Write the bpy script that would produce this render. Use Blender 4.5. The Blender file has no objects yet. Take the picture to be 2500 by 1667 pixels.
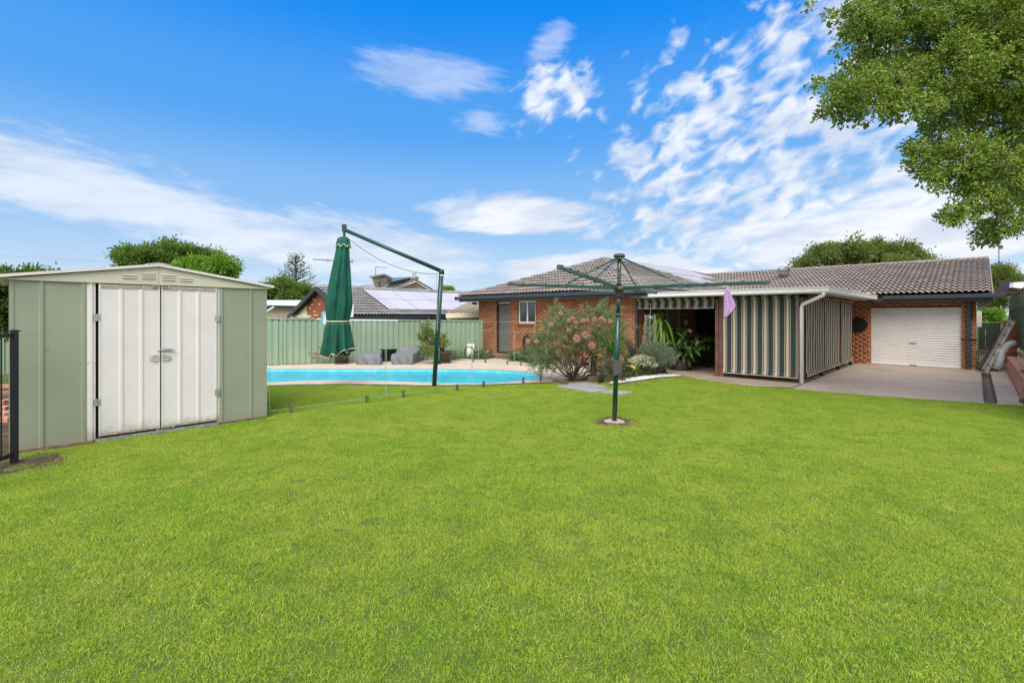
import bpy, math, random
import numpy as np
from mathutils import Vector, Matrix
from mathutils.geometry import tessellate_polygon

random.seed(7); rng = np.random.default_rng(7)
sc = bpy.context.scene
R = math.radians

# ------------------------------------------------------------------ camera
EYE = 1.65
A = R(44.08)                       # angle between the camera axis and the +X (lot length) axis
FW = Vector((math.cos(A), math.sin(A), 0)); RT = Vector((math.sin(A), -math.cos(A), 0))
FPX = 1172.0; HOR = 770.0
cam_d = bpy.data.cameras.new('camera'); cam = bpy.data.objects.new('camera', cam_d)
sc.collection.objects.link(cam); sc.camera = cam
cam.location = (0, 0, EYE); cam.rotation_euler = (R(90), 0, A - R(90))
cam_d.sensor_width = 36; cam_d.lens = 36 * FPX / 2500
cam_d.shift_y = -(833.5 - HOR) / 2500
cam_d.clip_start = 0.05; cam_d.clip_end = 3000

# ------------------------------------------------------------------ world
SUN_EL, SUN_AZ_VEC = R(50), Vector((-0.80, -0.60, 0)).normalized()   # where the sun stands (horizontally)
w = bpy.data.worlds.new('World'); sc.world = w; w.use_nodes = True
nt = w.node_tree; nt.nodes.clear()
def N(tp, **k):
    n = nt.nodes.new(tp)
    for a, b in k.items(): setattr(n, a, b)
    return n
def L(a, b): nt.links.new(a, b)
def M(op, a, b=0.0, c=0.0, clamp=False):
    n = N('ShaderNodeMath', operation=op); n.use_clamp = clamp
    for i, v in enumerate((a, b, c)):
        if isinstance(v, (int, float)): n.inputs[i].default_value = v
        else: L(v, n.inputs[i])
    return n.outputs[0]
def sstep(x, lo, hi):
    n = N('ShaderNodeMapRange', interpolation_type='SMOOTHSTEP')
    L(x, n.inputs[0]); n.inputs[1].default_value = lo; n.inputs[2].default_value = hi
    return n.outputs[0]
tc = N('ShaderNodeTexCoord')
def dot(v):
    n = N('ShaderNodeVectorMath', operation='DOT_PRODUCT'); L(tc.outputs['Generated'], n.inputs[0]); n.inputs[1].default_value = v
    return n.outputs['Value']
dx, dy, dz = dot(tuple(RT)), dot(tuple(FW)), dot((0, 0, 1))
az = M('MULTIPLY', M('ARCTAN2', dx, dy), 57.29578)
el = M('MULTIPLY', M('ARCSINE', dz), 57.29578)
sky = N('ShaderNodeTexSky', sky_type='NISHITA'); sky.sun_disc = False
sky.sun_elevation = SUN_EL; sky.sun_rotation = math.atan2(SUN_AZ_VEC.x, SUN_AZ_VEC.y)
sky.air_density = 1.0; sky.dust_density = 0.6; sky.ozone_density = 2.0
ramp = N('ShaderNodeValToRGB'); L(M('DIVIDE', el, 90.0), ramp.inputs[0])
cr = ramp.color_ramp; cr.interpolation = 'EASE'
stops = [(0.0, (.50, .68, .86)), (.065, (.38, .60, .86)), (.14, (.24, .49, .86)), (.24, (.08, .35, .86)), (.37, (0, .245, .86)), (.6, (0, .19, .74)), (1.0, (0, .16, .66))]
while len(cr.elements) < len(stops): cr.elements.new(0.5)
for e, (p, c) in zip(cr.elements, stops): e.position = p; e.color = (*c, 1)
mixs = N('ShaderNodeMix', data_type='RGBA', blend_type='MIX'); mixs.inputs[0].default_value = 0.95
skm = N('ShaderNodeVectorMath', operation='SCALE'); L(sky.outputs[0], skm.inputs[0]); skm.inputs['Scale'].default_value = 0.12
L(skm.outputs[0], mixs.inputs[6]); L(ramp.outputs[0], mixs.inputs[7])
# cloud texture space: (az, el) with a plane-like stretch towards the horizon
def coord(rot, sx, sy):
    c, s = math.cos(R(rot)), math.sin(R(rot))
    a = M('ADD', M('MULTIPLY', az, c), M('MULTIPLY', el, s)); b = M('SUBTRACT', M('MULTIPLY', el, c), M('MULTIPLY', az, s))
    n = N('ShaderNodeCombineXYZ'); L(M('MULTIPLY', a, sx), n.inputs[0]); L(M('MULTIPLY', b, sy), n.inputs[1])
    return n.outputs[0]
def noise(v, scale, det=8, rough=.55, dist=0.0, off=0.0):
    n = N('ShaderNodeTexNoise', noise_dimensions='4D'); L(v, n.inputs['Vector']); n.inputs['Scale'].default_value = scale
    n.inputs['Detail'].default_value = det; n.inputs['Roughness'].default_value = rough; n.inputs['Distortion'].default_value = dist; n.inputs['W'].default_value = off
    return n.outputs[0]
def ell(ca, ce, ra, re, rot=0):
    c, s = math.cos(R(rot)), math.sin(R(rot))
    a = M('SUBTRACT', az, ca); e = M('SUBTRACT', el, ce)
    p = M('DIVIDE', M('ADD', M('MULTIPLY', a, c), M('MULTIPLY', e, s)), ra); q = M('DIVIDE', M('SUBTRACT', M('MULTIPLY', e, c), M('MULTIPLY', a, s)), re)
    d = M('SQRT', M('ADD', M('MULTIPLY', p, p), M('MULTIPLY', q, q)))
    return M('SUBTRACT', 1.0, d)         # 1 at the centre, 0 on the rim, negative outside
def mx(a, b): return M('MAXIMUM', a, b)
v1 = coord(20, .115, .20); v2 = coord(4, .045, .20); v3 = coord(-7, .05, .22)
nA = M('ADD', M('MULTIPLY', noise(v1, 3.0, 7, .48, .5, 1.7), .7), M('MULTIPLY', noise(v1, .8, 3, .5, .2, 6.3), .3)); nB = noise(v2, 1.5, 8, .58, .3, 4.1); nD = M('ADD', M('MULTIPLY', noise(v3, 1.5, 9, .6, .35, 9.3), .6), M('MULTIPLY', noise(v3, 5.0, 7, .65, .5, 3.3), .55))
mA = mx(ell(31, 15.5, 22, 13.5, 0), mx(ell(5, 24.5, 5.5, 3.5, 10), M('MULTIPLY', ell(38, 27, 16, 9, 24), 0.9)))
cA = M('MULTIPLY', sstep(M('ADD', nA, M('MULTIPLY', M('MINIMUM', mA, .36), .31)), .50, .705), .90)
mB = mx(ell(40, 7.5, 24, 5.5, 4), mx(ell(-1, 11.8, 13.5, 3.0, -2), ell(12, 5, 20, 2.6, 0)))
cB = M('MULTIPLY', sstep(M('ADD', nB, M('MULTIPLY', M('MINIMUM', mB, .6), .5)), .53, .74), .93)
mD = mx(ell(-42, 11.5, 20, 3.4, -8), ell(-20, 7.2, 20, 4.0, -6))
cD = M('MULTIPLY', sstep(M('ADD', nD, M('MULTIPLY', M('MINIMUM', mD, .6), .48)), .52, .84), .70)
mF = mx(ell(-10, 26.2, 9, 2.8, -4), mx(ell(4.5, 29.3, 3.4, 2.0, 25), M('MULTIPLY', ell(-4, 22.0, 4, 2.0, 0), .5)))
cF = M('MULTIPLY', sstep(M('ADD', nD, M('MULTIPLY', M('MINIMUM', mF, .6), .5)), .55, .85), .40)
mO = M('MULTIPLY', mx(sstep(M('ABSOLUTE', az), 58, 80), sstep(el, 40, 58)), 1.0)       # beside, behind and above the view: unseen cloud added to light the yard
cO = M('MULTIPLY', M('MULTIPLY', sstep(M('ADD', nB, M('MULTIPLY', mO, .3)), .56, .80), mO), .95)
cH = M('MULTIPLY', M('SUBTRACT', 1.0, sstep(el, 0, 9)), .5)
lit = M('ADD', 1.0, M('MULTIPLY', mO, .45))       # the added out-of-view cloud is brightened as fill light
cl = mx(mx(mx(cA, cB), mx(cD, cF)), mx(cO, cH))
shade = N('ShaderNodeMix', data_type='RGBA'); L(sstep(noise(v2, 2.6, 6, .55, .2, 2.2), .35, .62), shade.inputs[0])
shade.inputs[6].default_value = (.66, .72, .84, 1); shade.inputs[7].default_value = (.90, .92, .96, 1)
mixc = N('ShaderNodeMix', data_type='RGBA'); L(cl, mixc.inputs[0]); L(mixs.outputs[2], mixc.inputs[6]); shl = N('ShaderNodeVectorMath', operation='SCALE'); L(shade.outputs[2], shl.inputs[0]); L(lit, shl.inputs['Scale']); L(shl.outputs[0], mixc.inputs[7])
SKY_STRENGTH = 1.0
bg = N('ShaderNodeBackground'); bg.inputs[1].default_value = SKY_STRENGTH; L(mixc.outputs[2], bg.inputs[0])
wo = N('ShaderNodeOutputWorld'); L(bg.outputs[0], wo.inputs[0])

sun_d = bpy.data.lights.new('sun', 'SUN'); sun = bpy.data.objects.new('sun', sun_d); sc.collection.objects.link(sun)
sun_d.energy = 3.8; sun_d.angle = R(45); sun_d.color = (1, .95, .86)
sd = Vector((SUN_AZ_VEC.x * math.cos(SUN_EL), SUN_AZ_VEC.y * math.cos(SUN_EL), math.sin(SUN_EL)))
sun.rotation_euler = sd.to_track_quat('Z', 'Y').to_euler()
sun.location = (0, 0, 30)
sc.view_settings.view_transform = 'Standard'; sc.view_settings.look = 'None'
sc.view_settings.exposure = 0.12; sc.view_settings.gamma = 1; sc.view_settings.use_curve_mapping = False
sc.cycles.max_bounces = 8; sc.cycles.transparent_max_bounces = 24; sc.cycles.use_denoising = True

# ------------------------------------------------------------------ picking points in the place
def P(px, py, D):
    t = (px - 1250) / FPX
    p = FW * D + RT * (t * D); p.z = EYE - (py - HOR) / FPX * D
    return p
def G(px, py, z=0.0): return P(px, py, (EYE - z) * FPX / (py - HOR))
def U(px, py, u0): return P(px, py, u0 / (FW.x + RT.x * (px - 1250) / FPX))
def V(px, py, v0): return P(px, py, v0 / (FW.y + RT.y * (px - 1250) / FPX))
def depth(p): return FW.x * p[0] + FW.y * p[1]

# ------------------------------------------------------------------ materials
def new_mat(name):
    m = bpy.data.materials.new(name); m.use_nodes = True; m.node_tree.nodes.clear(); return m
class NT:
    def __init__(s, m): s.t = m.node_tree
    def n(s, tp, **k):
        q = s.t.nodes.new(tp)
        for a, b in k.items(): setattr(q, a, b)
        return q
    def l(s, a, b): s.t.links.new(a, b)
    def pos(s): return s.n('ShaderNodeNewGeometry').outputs['Position']
    def noise(s, scale, det=4, rough=.55, vec=None, stretch=None):
        q = s.n('ShaderNodeTexNoise'); q.inputs['Scale'].default_value = scale; q.inputs['Detail'].default_value = det; q.inputs['Roughness'].default_value = rough
        v = vec or s.pos()
        if stretch:
            mp = s.n('ShaderNodeVectorMath', operation='MULTIPLY'); s.l(v, mp.inputs[0]); mp.inputs[1].default_value = stretch; v = mp.outputs[0]
        s.l(v, q.inputs['Vector']); return q.outputs[0]
    def ramp(s, f, stops, mode='LINEAR'):
        q = s.n('ShaderNodeValToRGB'); s.l(f, q.inputs[0]); c = q.color_ramp; c.interpolation = mode
        while len(c.elements) < len(stops): c.elements.new(.5)
        for e, (p, col) in zip(c.elements, stops): e.position = p; e.color = (*col, 1)
        return q.outputs[0]
    def mix(s, f, a, b, bt='MIX'):
        q = s.n('ShaderNodeMix', data_type='RGBA', blend_type=bt)
        for i, v in ((0, f), (6, a), (7, b)):
            if isinstance(v, (int, float)): q.inputs[i].default_value = v
            elif isinstance(v, tuple): q.inputs[i].default_value = (*v, 1)
            else: s.l(v, q.inputs[i])
        return q.outputs[2]
    def math(s, op, a, b=0.0):
        q = s.n('ShaderNodeMath', operation=op)
        for i, v in enumerate((a, b)):
            if isinstance(v, (int, float)): q.inputs[i].default_value = v
            else: s.l(v, q.inputs[i])
        return q.outputs[0]
    def rand(s):
        o = s.n('ShaderNodeObjectInfo').outputs['Random']; g = s.n('ShaderNodeNewGeometry').outputs['Random Per Island']
        return s.math('FRACT', s.math('ADD', o, g))
    def out(s, col, rough=.6, metal=0.0, bump=None, bs=.3, bd=.01, spec=.4, trans=None, coat=0):
        b = s.n('ShaderNodeBsdfPrincipled')
        if isinstance(col, tuple): b.inputs['Base Color'].default_value = (*col, 1)
        else: s.l(col, b.inputs['Base Color'])
        if isinstance(rough, (int, float)): b.inputs['Roughness'].default_value = rough
        else: s.l(rough, b.inputs['Roughness'])
        b.inputs['Metallic'].default_value = metal; b.inputs['Specular IOR Level'].default_value = spec; b.inputs['Coat Weight'].default_value = coat
        if bump is not None:
            q = s.n('ShaderNodeBump'); q.inputs['Strength'].default_value = bs; q.inputs['Distance'].default_value = bd
            s.l(bump, q.inputs['Height']); s.l(q.outputs[0], b.inputs['Normal'])
        o = s.n('ShaderNodeOutputMaterial'); sh = b.outputs[0]
        if trans:
            tr = s.n('ShaderNodeBsdfTranslucent'); f, tcol = trans
            if isinstance(tcol, tuple): tr.inputs[0].default_value = (*tcol, 1)
            else: s.l(tcol, tr.inputs[0])
            ms = s.n('ShaderNodeMixShader'); ms.inputs[0].default_value = f; s.l(sh, ms.inputs[1]); s.l(tr.outputs[0], ms.inputs[2]); sh = ms.outputs[0]
        s.l(sh, o.inputs[0])
def simple(name, col, rough=.6, metal=0.0, var=.12, vs=3.0, bump=0, bscale=60, spec=.4, dirt=None, stretch=None, coat=0, bd=.004):
    m = new_mat(name); s = NT(m)
    f = s.noise(vs, 5, .6, stretch=stretch)
    dk = tuple(c * (1 - 2.2 * var) for c in col); lt = tuple(min(1, c * (1 + 1.4 * var)) for c in col)
    c = s.ramp(f, [(.25, dk), (.75, lt)])
    if dirt:
        g = s.ramp(s.noise(dirt[1], 6, .7, stretch=stretch), [(dirt[2], (0, 0, 0)), (dirt[2] + .18, (1, 1, 1))])
        c = s.mix(g, c, dirt[0])
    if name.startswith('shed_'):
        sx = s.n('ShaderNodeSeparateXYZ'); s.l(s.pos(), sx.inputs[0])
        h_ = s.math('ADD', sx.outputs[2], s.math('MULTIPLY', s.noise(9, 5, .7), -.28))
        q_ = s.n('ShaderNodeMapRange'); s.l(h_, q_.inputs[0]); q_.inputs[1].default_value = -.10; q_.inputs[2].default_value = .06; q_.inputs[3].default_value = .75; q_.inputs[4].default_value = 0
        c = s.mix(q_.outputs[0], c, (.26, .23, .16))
        st_ = s.ramp(s.noise(3.0, 6, .7, stretch=(6, 6, .35)), [(.56, (0, 0, 0)), (.74, (1, 1, 1))])
        c = s.mix(s.math('MULTIPLY', st_, .13), c, tuple(x * .62 for x in col))
        bump = bump or .12; bscale = 2.2; bd = .02
    r = s.math('ADD', s.math('MULTIPLY', f, .25), rough - .12)
    s.out(c, r, metal, s.noise(bscale, 4, .6) if bump else None, bump, bd, spec, coat=coat)
    return m
def leafmat(name, cols, trans=.35, rough=.45, big=1.2):
    m = new_mat(name); s = NT(m)
    st = [((i + .5) / len(cols), c) for i, c in enumerate(cols)]
    c = s.ramp(s.rand(), st)
    c = s.mix(s.math('MULTIPLY', s.noise(big, 3), .55), c, tuple(x * .55 for x in cols[0]))
    s.out(c, rough, 0, None, spec=.35, trans=(trans, s.mix(.5, c, (.30, .42, .05))))
    return m
MT = {}
MT['shed_green'] = simple('shed_green_steel', (.255, .275, .20), .42, var=.06, vs=1.2, dirt=((.24, .25, .17), 7, .62), bump=.04, bscale=3, spec=.5)
MT['shed_white'] = simple('shed_white_steel', (.65, .605, .585), .42, var=.045, vs=1.5, dirt=((.52, .48, .38), 6, .64), spec=.5)
MT['shed_cream'] = simple('shed_cream_steel', (.54, .51, .40), .45, var=.05, vs=2, spec=.5)
MT['rust'] = simple('rust_edge', (.40, .34, .28), .7, var=.3, vs=30, dirt=((.16, .07, .03), 40, .55))
MT['galv'] = simple('galvanised_steel', (.50, .51, .50), .35, .8, var=.2, vs=40)
MT['dark_gap'] = simple('black_gap', (.008, .008, .008), .8)
MT['black'] = simple('black_powdercoat', (.012, .012, .016), .35, var=.2, vs=20)
MT['fence_green'] = simple('fence_green_steel', (.25, .33, .225), .45, var=.08, vs=.9, dirt=((.19, .25, .17), 4, .6), spec=.5)
MT['fence_dark'] = simple('gate_dark_green', (.05, .075, .045), .5, var=.1)
MT['hoist_green'] = simple('hoist_green_paint', (.002, .05, .028), .28, var=.15, vs=6, spec=.6, coat=.3)
MT['mast_green'] = simple('mast_green_paint', (.010, .048, .036), .35, var=.2, vs=5, spec=.5)
MT['canvas'] = simple('green_canvas', (.001, .085, .055), .75, var=.2, vs=5, bump=.15, bscale=300, bd=.001)
MT['cream_trim'] = simple('cream_braid', (.70, .66, .48), .8)
MT['grey_plastic'] = simple('grey_plastic', (.07, .07, .07), .5)
MT['gutter_dark'] = simple('charcoal_gutter', (.035, .043, .055), .38, var=.1, vs=2, spec=.5)
MT['white_paint'] = simple('white_paint', (.82, .785, .76), .4, var=.03, vs=2, dirt=((.60, .59, .52), 5, .68), spec=.5)
MT['soffit'] = simple('soffit_white', (.72, .68, .60), .6, var=.05)
MT['brown_post'] = simple('brown_post', (.17, .08, .06), .5, var=.2, vs=5)
MT['dark_brown'] = simple('dark_brown_frame', (.06, .035, .03), .45)
MT['cover_grey'] = simple('grey_cover_cloth', (.17, .175, .19), .8, var=.12, vs=3, bump=.2, bscale=90, bd=.003)
MT['pot_brown'] = simple('brown_plastic_pot', (.085, .07, .06), .55)
MT['barrel'] = simple('barrel_wood', (.14, .10, .075), .7, var=.3, vs=10, stretch=(1, 1, .12))
MT['soil'] = simple('soil', (.085, .055, .035), .95, var=.4, vs=14, bump=.8, bscale=40, bd=.02)
MT['bark'] = simple('bark', (.10, .075, .055), .9, var=.35, vs=12, bump=.8, bscale=50, bd=.01)
MT['sleeper'] = simple('sleeper_wood', (.17, .12, .08), .85, var=.3, vs=8, bump=.5, bscale=60, bd=.005)
MT['paver'] = simple('grey_slab', (.30, .285, .29), .8, var=.10, vs=4, bump=.3, bscale=150, bd=.002)
MT['pebble'] = simple('white_pebble', (.78, .77, .76), .6, var=.1, vs=30)
MT['render_cream'] = simple('cream_board', (.62, .55, .42), .6, var=.05, vs=2)
MT['render_pink'] = simple('beige_board', (.56, .45, .38), .65, var=.06, vs=2)
MT['tile_black'] = simple('grey_roof_tile', (.26, .25, .25), .55, var=.25, vs=1.5)
MT['tin_white'] = simple('white_tin_roof', (.68, .70, .74), .4, var=.04)
MT['tin_cream'] = simple('cream_tin_roof', (.72, .63, .46), .4, var=.05)
MT['tin_rib'] = simple('cream_tin_rib_shade', (.30, .24, .15), .5, var=.05)  # darkened copy of the cream tin, rib shading put into the colour
MT['yellow_wall'] = simple('yellow_green_wall', (.45, .47, .22), .7)
MT['red_door'] = simple('pinkish_window', (.33, .22, .20), .5)
MT['vent_grey'] = simple('vent_grey_metal', (.26, .28, .29), .38, .4, var=.1)
MT['silver'] = simple('aluminium', (.58, .54, .50), .4, .5, var=.25, vs=20)
MT['card'] = simple('cardboard', (.52, .36, .27), .85, var=.1)
MT['ink'] = simple('black_ink', (.012, .012, .012), .7)
MT['mat_grey'] = simple('rolled_mat_cloth', (.58, .55, .56), .85, var=.15, vs=5, stretch=(1, 1, .3))
MT['orange'] = simple('orange_plastic', (.75, .28, .04), .45)
MT['navy'] = simple('navy_cloth', (.010, .014, .035), .8)
MT['rope'] = simple('line_grey', (.35, .36, .34), .6)
MT['blue_trim'] = simple('turquoise_plastic', (.05, .45, .60), .5)
MT['pale_net'] = simple('pale_mesh_bag', (.62, .64, .66), .6, var=.2, vs=30)
MT['hose'] = simple('black_hose', (.02, .02, .022), .4)
MT['spigot'] = simple('brushed_spigot', (.30, .28, .24), .3, .85, var=.2, vs=30)
MT['terracotta'] = simple('terracotta_tile', (.34, .17, .08), .8, var=.2)
def m_towel():
    m = new_mat('lilac_towel'); s = NT(m)
    wv = s.n('ShaderNodeTexWave', wave_type='BANDS', bands_direction='DIAGONAL'); wv.inputs['Scale'].default_value = 14; wv.inputs['Distortion'].default_value = .6; s.l(s.pos(), wv.inputs['Vector'])
    c = s.ramp(wv.outputs[1], [(.3, (.46, .27, .54)), (.7, (.60, .42, .66))])
    s.out(c, .9, 0, s.noise(160), .4, .003, trans=(.25, (.5, .35, .6))); return m
MT['towel'] = m_towel()
def m_brick(name, a, b, c_, dark):
    m = new_mat(name); s = NT(m)
    base = s.ramp(s.rand(), [(.0, a), (.35, b), (.7, c_), (1, b)])
    f = s.ramp(s.noise(26, 5, .7, stretch=(1, 1, 1.8)), [(.40, (0, 0, 0)), (.60, (1, 1, 1))])
    c = s.mix(s.math('MULTIPLY', f, .8), base, dark)
    l = s.ramp(s.noise(34, 3, .6), [(.56, (0, 0, 0)), (.70, (1, 1, 1))])
    c = s.mix(s.math('MULTIPLY', l, .6), c, (.78, .44, .22))
    s.out(c, .85, 0, s.noise(55, 5, .7), .7, .006); return m
MT['brick'] = m_brick('mottled_orange_brick', (.56, .22, .095), (.64, .28, .13), (.44, .15, .065), (.19, .06, .03))
MT['brick_red'] = m_brick('plain_red_brick', (.56, .26, .16), (.64, .33, .22), (.48, .22, .13), (.36, .15, .10))
MT['mortar'] = simple('mortar', (.085, .05, .035), .95, var=.2, vs=20)
def m_nbrick():
    m = new_mat('neighbour_speckled_brick'); s = NT(m)
    c = s.ramp(s.rand(), [(0, (.30, .095, .045)), (.80, (.36, .12, .055)), (.84, (.62, .36, .20)), (1, (.55, .30, .15))], 'CONSTANT')
    s.out(c, .85); return m
MT['nbrick'] = m_nbrick()
def m_tile():
    m = new_mat('brown_roof_tile'); s = NT(m)
    c = s.ramp(s.rand(), [(0, (.18, .15, .138)), (.4, (.235, .20, .19)), (.75, (.205, .172, .162)), (1, (.31, .235, .20))])
    c = s.mix(s.math('MULTIPLY', s.ramp(s.noise(9, 6, .7), [(.45, (0, 0, 0)), (.7, (1, 1, 1))]), .5), c, (.13, .105, .10))
    c = s.mix(s.math('MULTIPLY', s.ramp(s.noise(30, 4, .7), [(.55, (0, 0, 0)), (.75, (1, 1, 1))]), .4), c, (.40, .34, .30))
    s.out(c, .62, 0, s.noise(80, 4), .35, .004); return m
MT['tile'] = m_tile()
def m_deck():
    m = new_mat('pebblecrete_deck'); s = NT(m)
    c = s.ramp(s.noise(1.3, 6, .6), [(.3, (.47, .36, .28)), (.7, (.60, .49, .40))])
    c = s.mix(.35, c, s.ramp(s.noise(120, 2), [(.35, (.33, .24, .18)), (.65, (.72, .62, .52))]))
    s.out(c, .8, 0, s.noise(150), .3, .003); return m
MT['deck'] = m_deck()
def m_conc(name, a, b, st=(1, 1, 1), dk=(.13, .10, .08)):
    m = new_mat(name); s = NT(m)
    c = s.ramp(s.noise(1.1, 7, .65, stretch=st), [(.3, a), (.7, b)])
    c = s.mix(s.math('MULTIPLY', s.ramp(s.noise(.7, 6, .7), [(.5, (0, 0, 0)), (.68, (1, 1, 1))]), .55), c, dk)
    c = s.mix(.42, c, s.ramp(s.noise(22, 5, .85), [(.35, tuple(x * .45 for x in a)), (.65, tuple(min(1, x * 1.5) for x in b))]))
    c = s.mix(s.math('MULTIPLY', s.ramp(s.noise(2.0, 5, .6, stretch=(4.5, .22, 1)), [(.57, (0, 0, 0)), (.66, (1, 1, 1))]), .5), c, (.56, .49, .41))
    s.out(c, .85, 0, s.noise(110, 4, .7), .5, .005); return m
MT['drive'] = m_conc('exposed_aggregate_concrete', (.31, .24, .19), (.43, .345, .28))
MT['patio'] = m_conc('smooth_patio_concrete', (.30, .225, .16), (.40, .31, .235))
MT['strip'] = m_conc('stained_concrete_strip', (.36, .28, .20), (.50, .41, .32), (1, 2.5, 1), (.22, .13, .07))
MT['drain'] = simple('drain_bottom', (.24, .20, .16), .6, var=.6, vs=9, dirt=((.045, .035, .025), 9, .46), spec=.2)
def m_ground():
    m = new_mat('lawn_soil'); s = NT(m)
    c = s.ramp(s.noise(6, 6, .65), [(.3, (.055, .085, .012)), (.6, (.11, .15, .02)), (.8, (.19, .16, .05))])
    s.out(c, .95, 0, s.noise(60), .6, .02); return m
MT['ground'] = m_ground()
def m_grass():
    m = new_mat('grass_blades'); s = NT(m)
    isl = s.n('ShaderNodeNewGeometry').outputs['Random Per Island']; ob = s.n('ShaderNodeObjectInfo').outputs['Random']
    r = s.math('FRACT', s.math('ADD', isl, ob))
    c = s.ramp(r, [(0, (.12, .25, .012)), (.3, (.27, .46, .022)), (.6, (.40, .58, .04)), (.86, (.58, .68, .12)), (.95, (.52, .48, .18)), (1, (.46, .34, .14))])
    pt = s.ramp(s.noise(.75, 4, .6), [(.38, (0, 0, 0)), (.66, (1, 1, 1))])
    c = s.mix(s.math('MULTIPLY', pt, .60), c, s.mix(.6, c, (.60, .56, .11)))
    pt2 = s.ramp(s.noise(2.3, 5, .6), [(.44, (0, 0, 0)), (.68, (1, 1, 1))])
    c = s.mix(s.math('MULTIPLY', pt2, .60), c, s.mix(.6, c, (.08, .25, .015)))
    s.out(c, .5, 0, None, spec=.25, trans=(.42, s.mix(.35, c, (.50, .62, .06)))); return m
MT['grass'] = m_grass()
def m_glass(name, tint=(.993, .999, .995), edge=False):
    m = new_mat(name); s = NT(m)
    t = s.n('ShaderNodeBsdfTransparent'); t.inputs[0].default_value = (*tint, 1)
    g = s.n('ShaderNodeBsdfGlossy'); g.inputs['Roughness'].default_value = .02
    f = s.n('ShaderNodeFresnel'); f.inputs[0].default_value = 1.35
    x = s.n('ShaderNodeMixShader'); s.l(s.math('MINIMUM', s.math('MULTIPLY', f.outputs[0], .45), .07), x.inputs[0]); s.l(t.outputs[0], x.inputs[1]); s.l(g.outputs[0], x.inputs[2])
    o = s.n('ShaderNodeOutputMaterial'); s.l(x.outputs[0], o.inputs[0]); return m
MT['glass'] = m_glass('clear_fence_glass')
def m_edge():
    m = new_mat('glass_edge'); s = NT(m)
    t = s.n('ShaderNodeBsdfTransparent'); t.inputs[0].default_value = (.55, .68, .60, 1)
    b = s.n('ShaderNodeBsdfPrincipled'); b.inputs['Base Color'].default_value = (.52, .66, .58, 1); b.inputs['Roughness'].default_value = .25
    x = s.n('ShaderNodeMixShader'); x.inputs[0].default_value = .55; s.l(t.outputs[0], x.inputs[1]); s.l(b.outputs[0], x.inputs[2])
    o = s.n('ShaderNodeOutputMaterial'); s.l(x.outputs[0], o.inputs[0]); return m
MT['glass_edge'] = m_edge()
def m_pane():
    m = new_mat('window_glass'); s = NT(m)
    s.out((.035, .045, .042), .06, 0, s.noise(2), .02, .01, spec=.8); return m
MT['pane'] = m_pane()
def m_solar():
    m = new_mat('solar_glass_cloud_sheen'); s = NT(m)
    c = s.ramp(s.noise(.3, 3), [(.3, (.44, .42, .47)), (.7, (.50, .48, .53))])  # pale base colour stands in for cloud reflected in the panels
    s.out(c, .35, 0, None, spec=.5); return m
MT['solar'] = m_solar()
def m_water():
    m = new_mat('pool_water'); s = NT(m)
    t = s.n('ShaderNodeBsdfTransparent'); t.inputs[0].default_value = (.42, .90, .97, 1)
    g = s.n('ShaderNodeBsdfGlossy'); g.inputs['Roughness'].default_value = .04
    bmp = s.n('ShaderNodeBump'); bmp.inputs['Strength'].default_value = .55; bmp.inputs['Distance'].default_value = .03
    a = s.noise(5, 3, .5, stretch=(1, 1, 1)); b2 = s.noise(15, 2)
    s.l(s.math('ADD', a, s.math('MULTIPLY', b2, .35)), bmp.inputs['Height']); s.l(bmp.outputs[0], g.inputs['Normal'])
    f = s.n('ShaderNodeFresnel'); f.inputs[0].default_value = 1.33; s.l(bmp.outputs[0], f.inputs['Normal'])
    x = s.n('ShaderNodeMixShader'); s.l(s.math('MULTIPLY', f.outputs[0], .8), x.inputs[0]); s.l(t.outputs[0], x.inputs[1]); s.l(g.outputs[0], x.inputs[2])
    o = s.n('ShaderNodeOutputMaterial'); s.l(x.outputs[0], o.inputs[0]); return m
MT['water'] = m_water()
def m_shell():
    m = new_mat('pool_shell_paint'); s = NT(m)
    c = s.ramp(s.noise(1.6, 6, .7, stretch=(1, 1, 1)), [(.3, (.09, .56, .66)), (.52, (.14, .66, .75)), (.72, (.38, .84, .90))])
    wv = s.n('ShaderNodeTexVoronoi', feature='DISTANCE_TO_EDGE'); wv.inputs['Scale'].default_value = 3.2
    nz = s.n('ShaderNodeTexNoise'); nz.inputs['Scale'].default_value = 2.5
    s.l(s.pos(), nz.inputs['Vector'])
    ad = s.n('ShaderNodeVectorMath', operation='ADD'); s.l(s.pos(), ad.inputs[0]); s.l(nz.outputs[1], ad.inputs[1]); s.l(ad.outputs[0], wv.inputs['Vector'])
    s.out(c, .5); return m
MT['shell'] = m_shell()
def m_stripe(name, axis, off=0.0):
    m = new_mat(name); s = NT(m)
    sp = s.n('ShaderNodeSeparateXYZ'); s.l(s.pos(), sp.inputs[0])
    f = s.math('FRACT', s.math('DIVIDE', s.math('ADD', sp.outputs[axis], 50 + off), .252))
    G1, CR, TN, BR, GY = (.034, .050, .048), (.72, .64, .50), (.52, .38, .27), (.10, .07, .055), (.32, .27, .25)
    c = s.ramp(f, [(0, G1), (.40, CR), (.435, BR), (.47, G1), (.50, GY), (.56, TN), (.63, CR), (.70, TN), (.77, GY), (.83, BR), (.87, G1), (.90, CR), (.935, G1)], 'CONSTANT')
    c = s.mix(.06, c, s.ramp(s.noise(140, 2), [(.3, (.02, .03, .03)), (.7, (.45, .42, .36))]))
    s.out(c, .85, spec=.15, trans=(.06, c)); return m
MT['stripe_v'] = m_stripe('striped_canvas_front', 1); MT['stripe_u'] = m_stripe('striped_canvas_side', 0)
MT['lf_tree'] = leafmat('glossy_tree_leaf', [(.09, .19, .022), (.16, .30, .032), (.24, .39, .045), (.07, .15, .03), (.34, .46, .07)])
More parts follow.
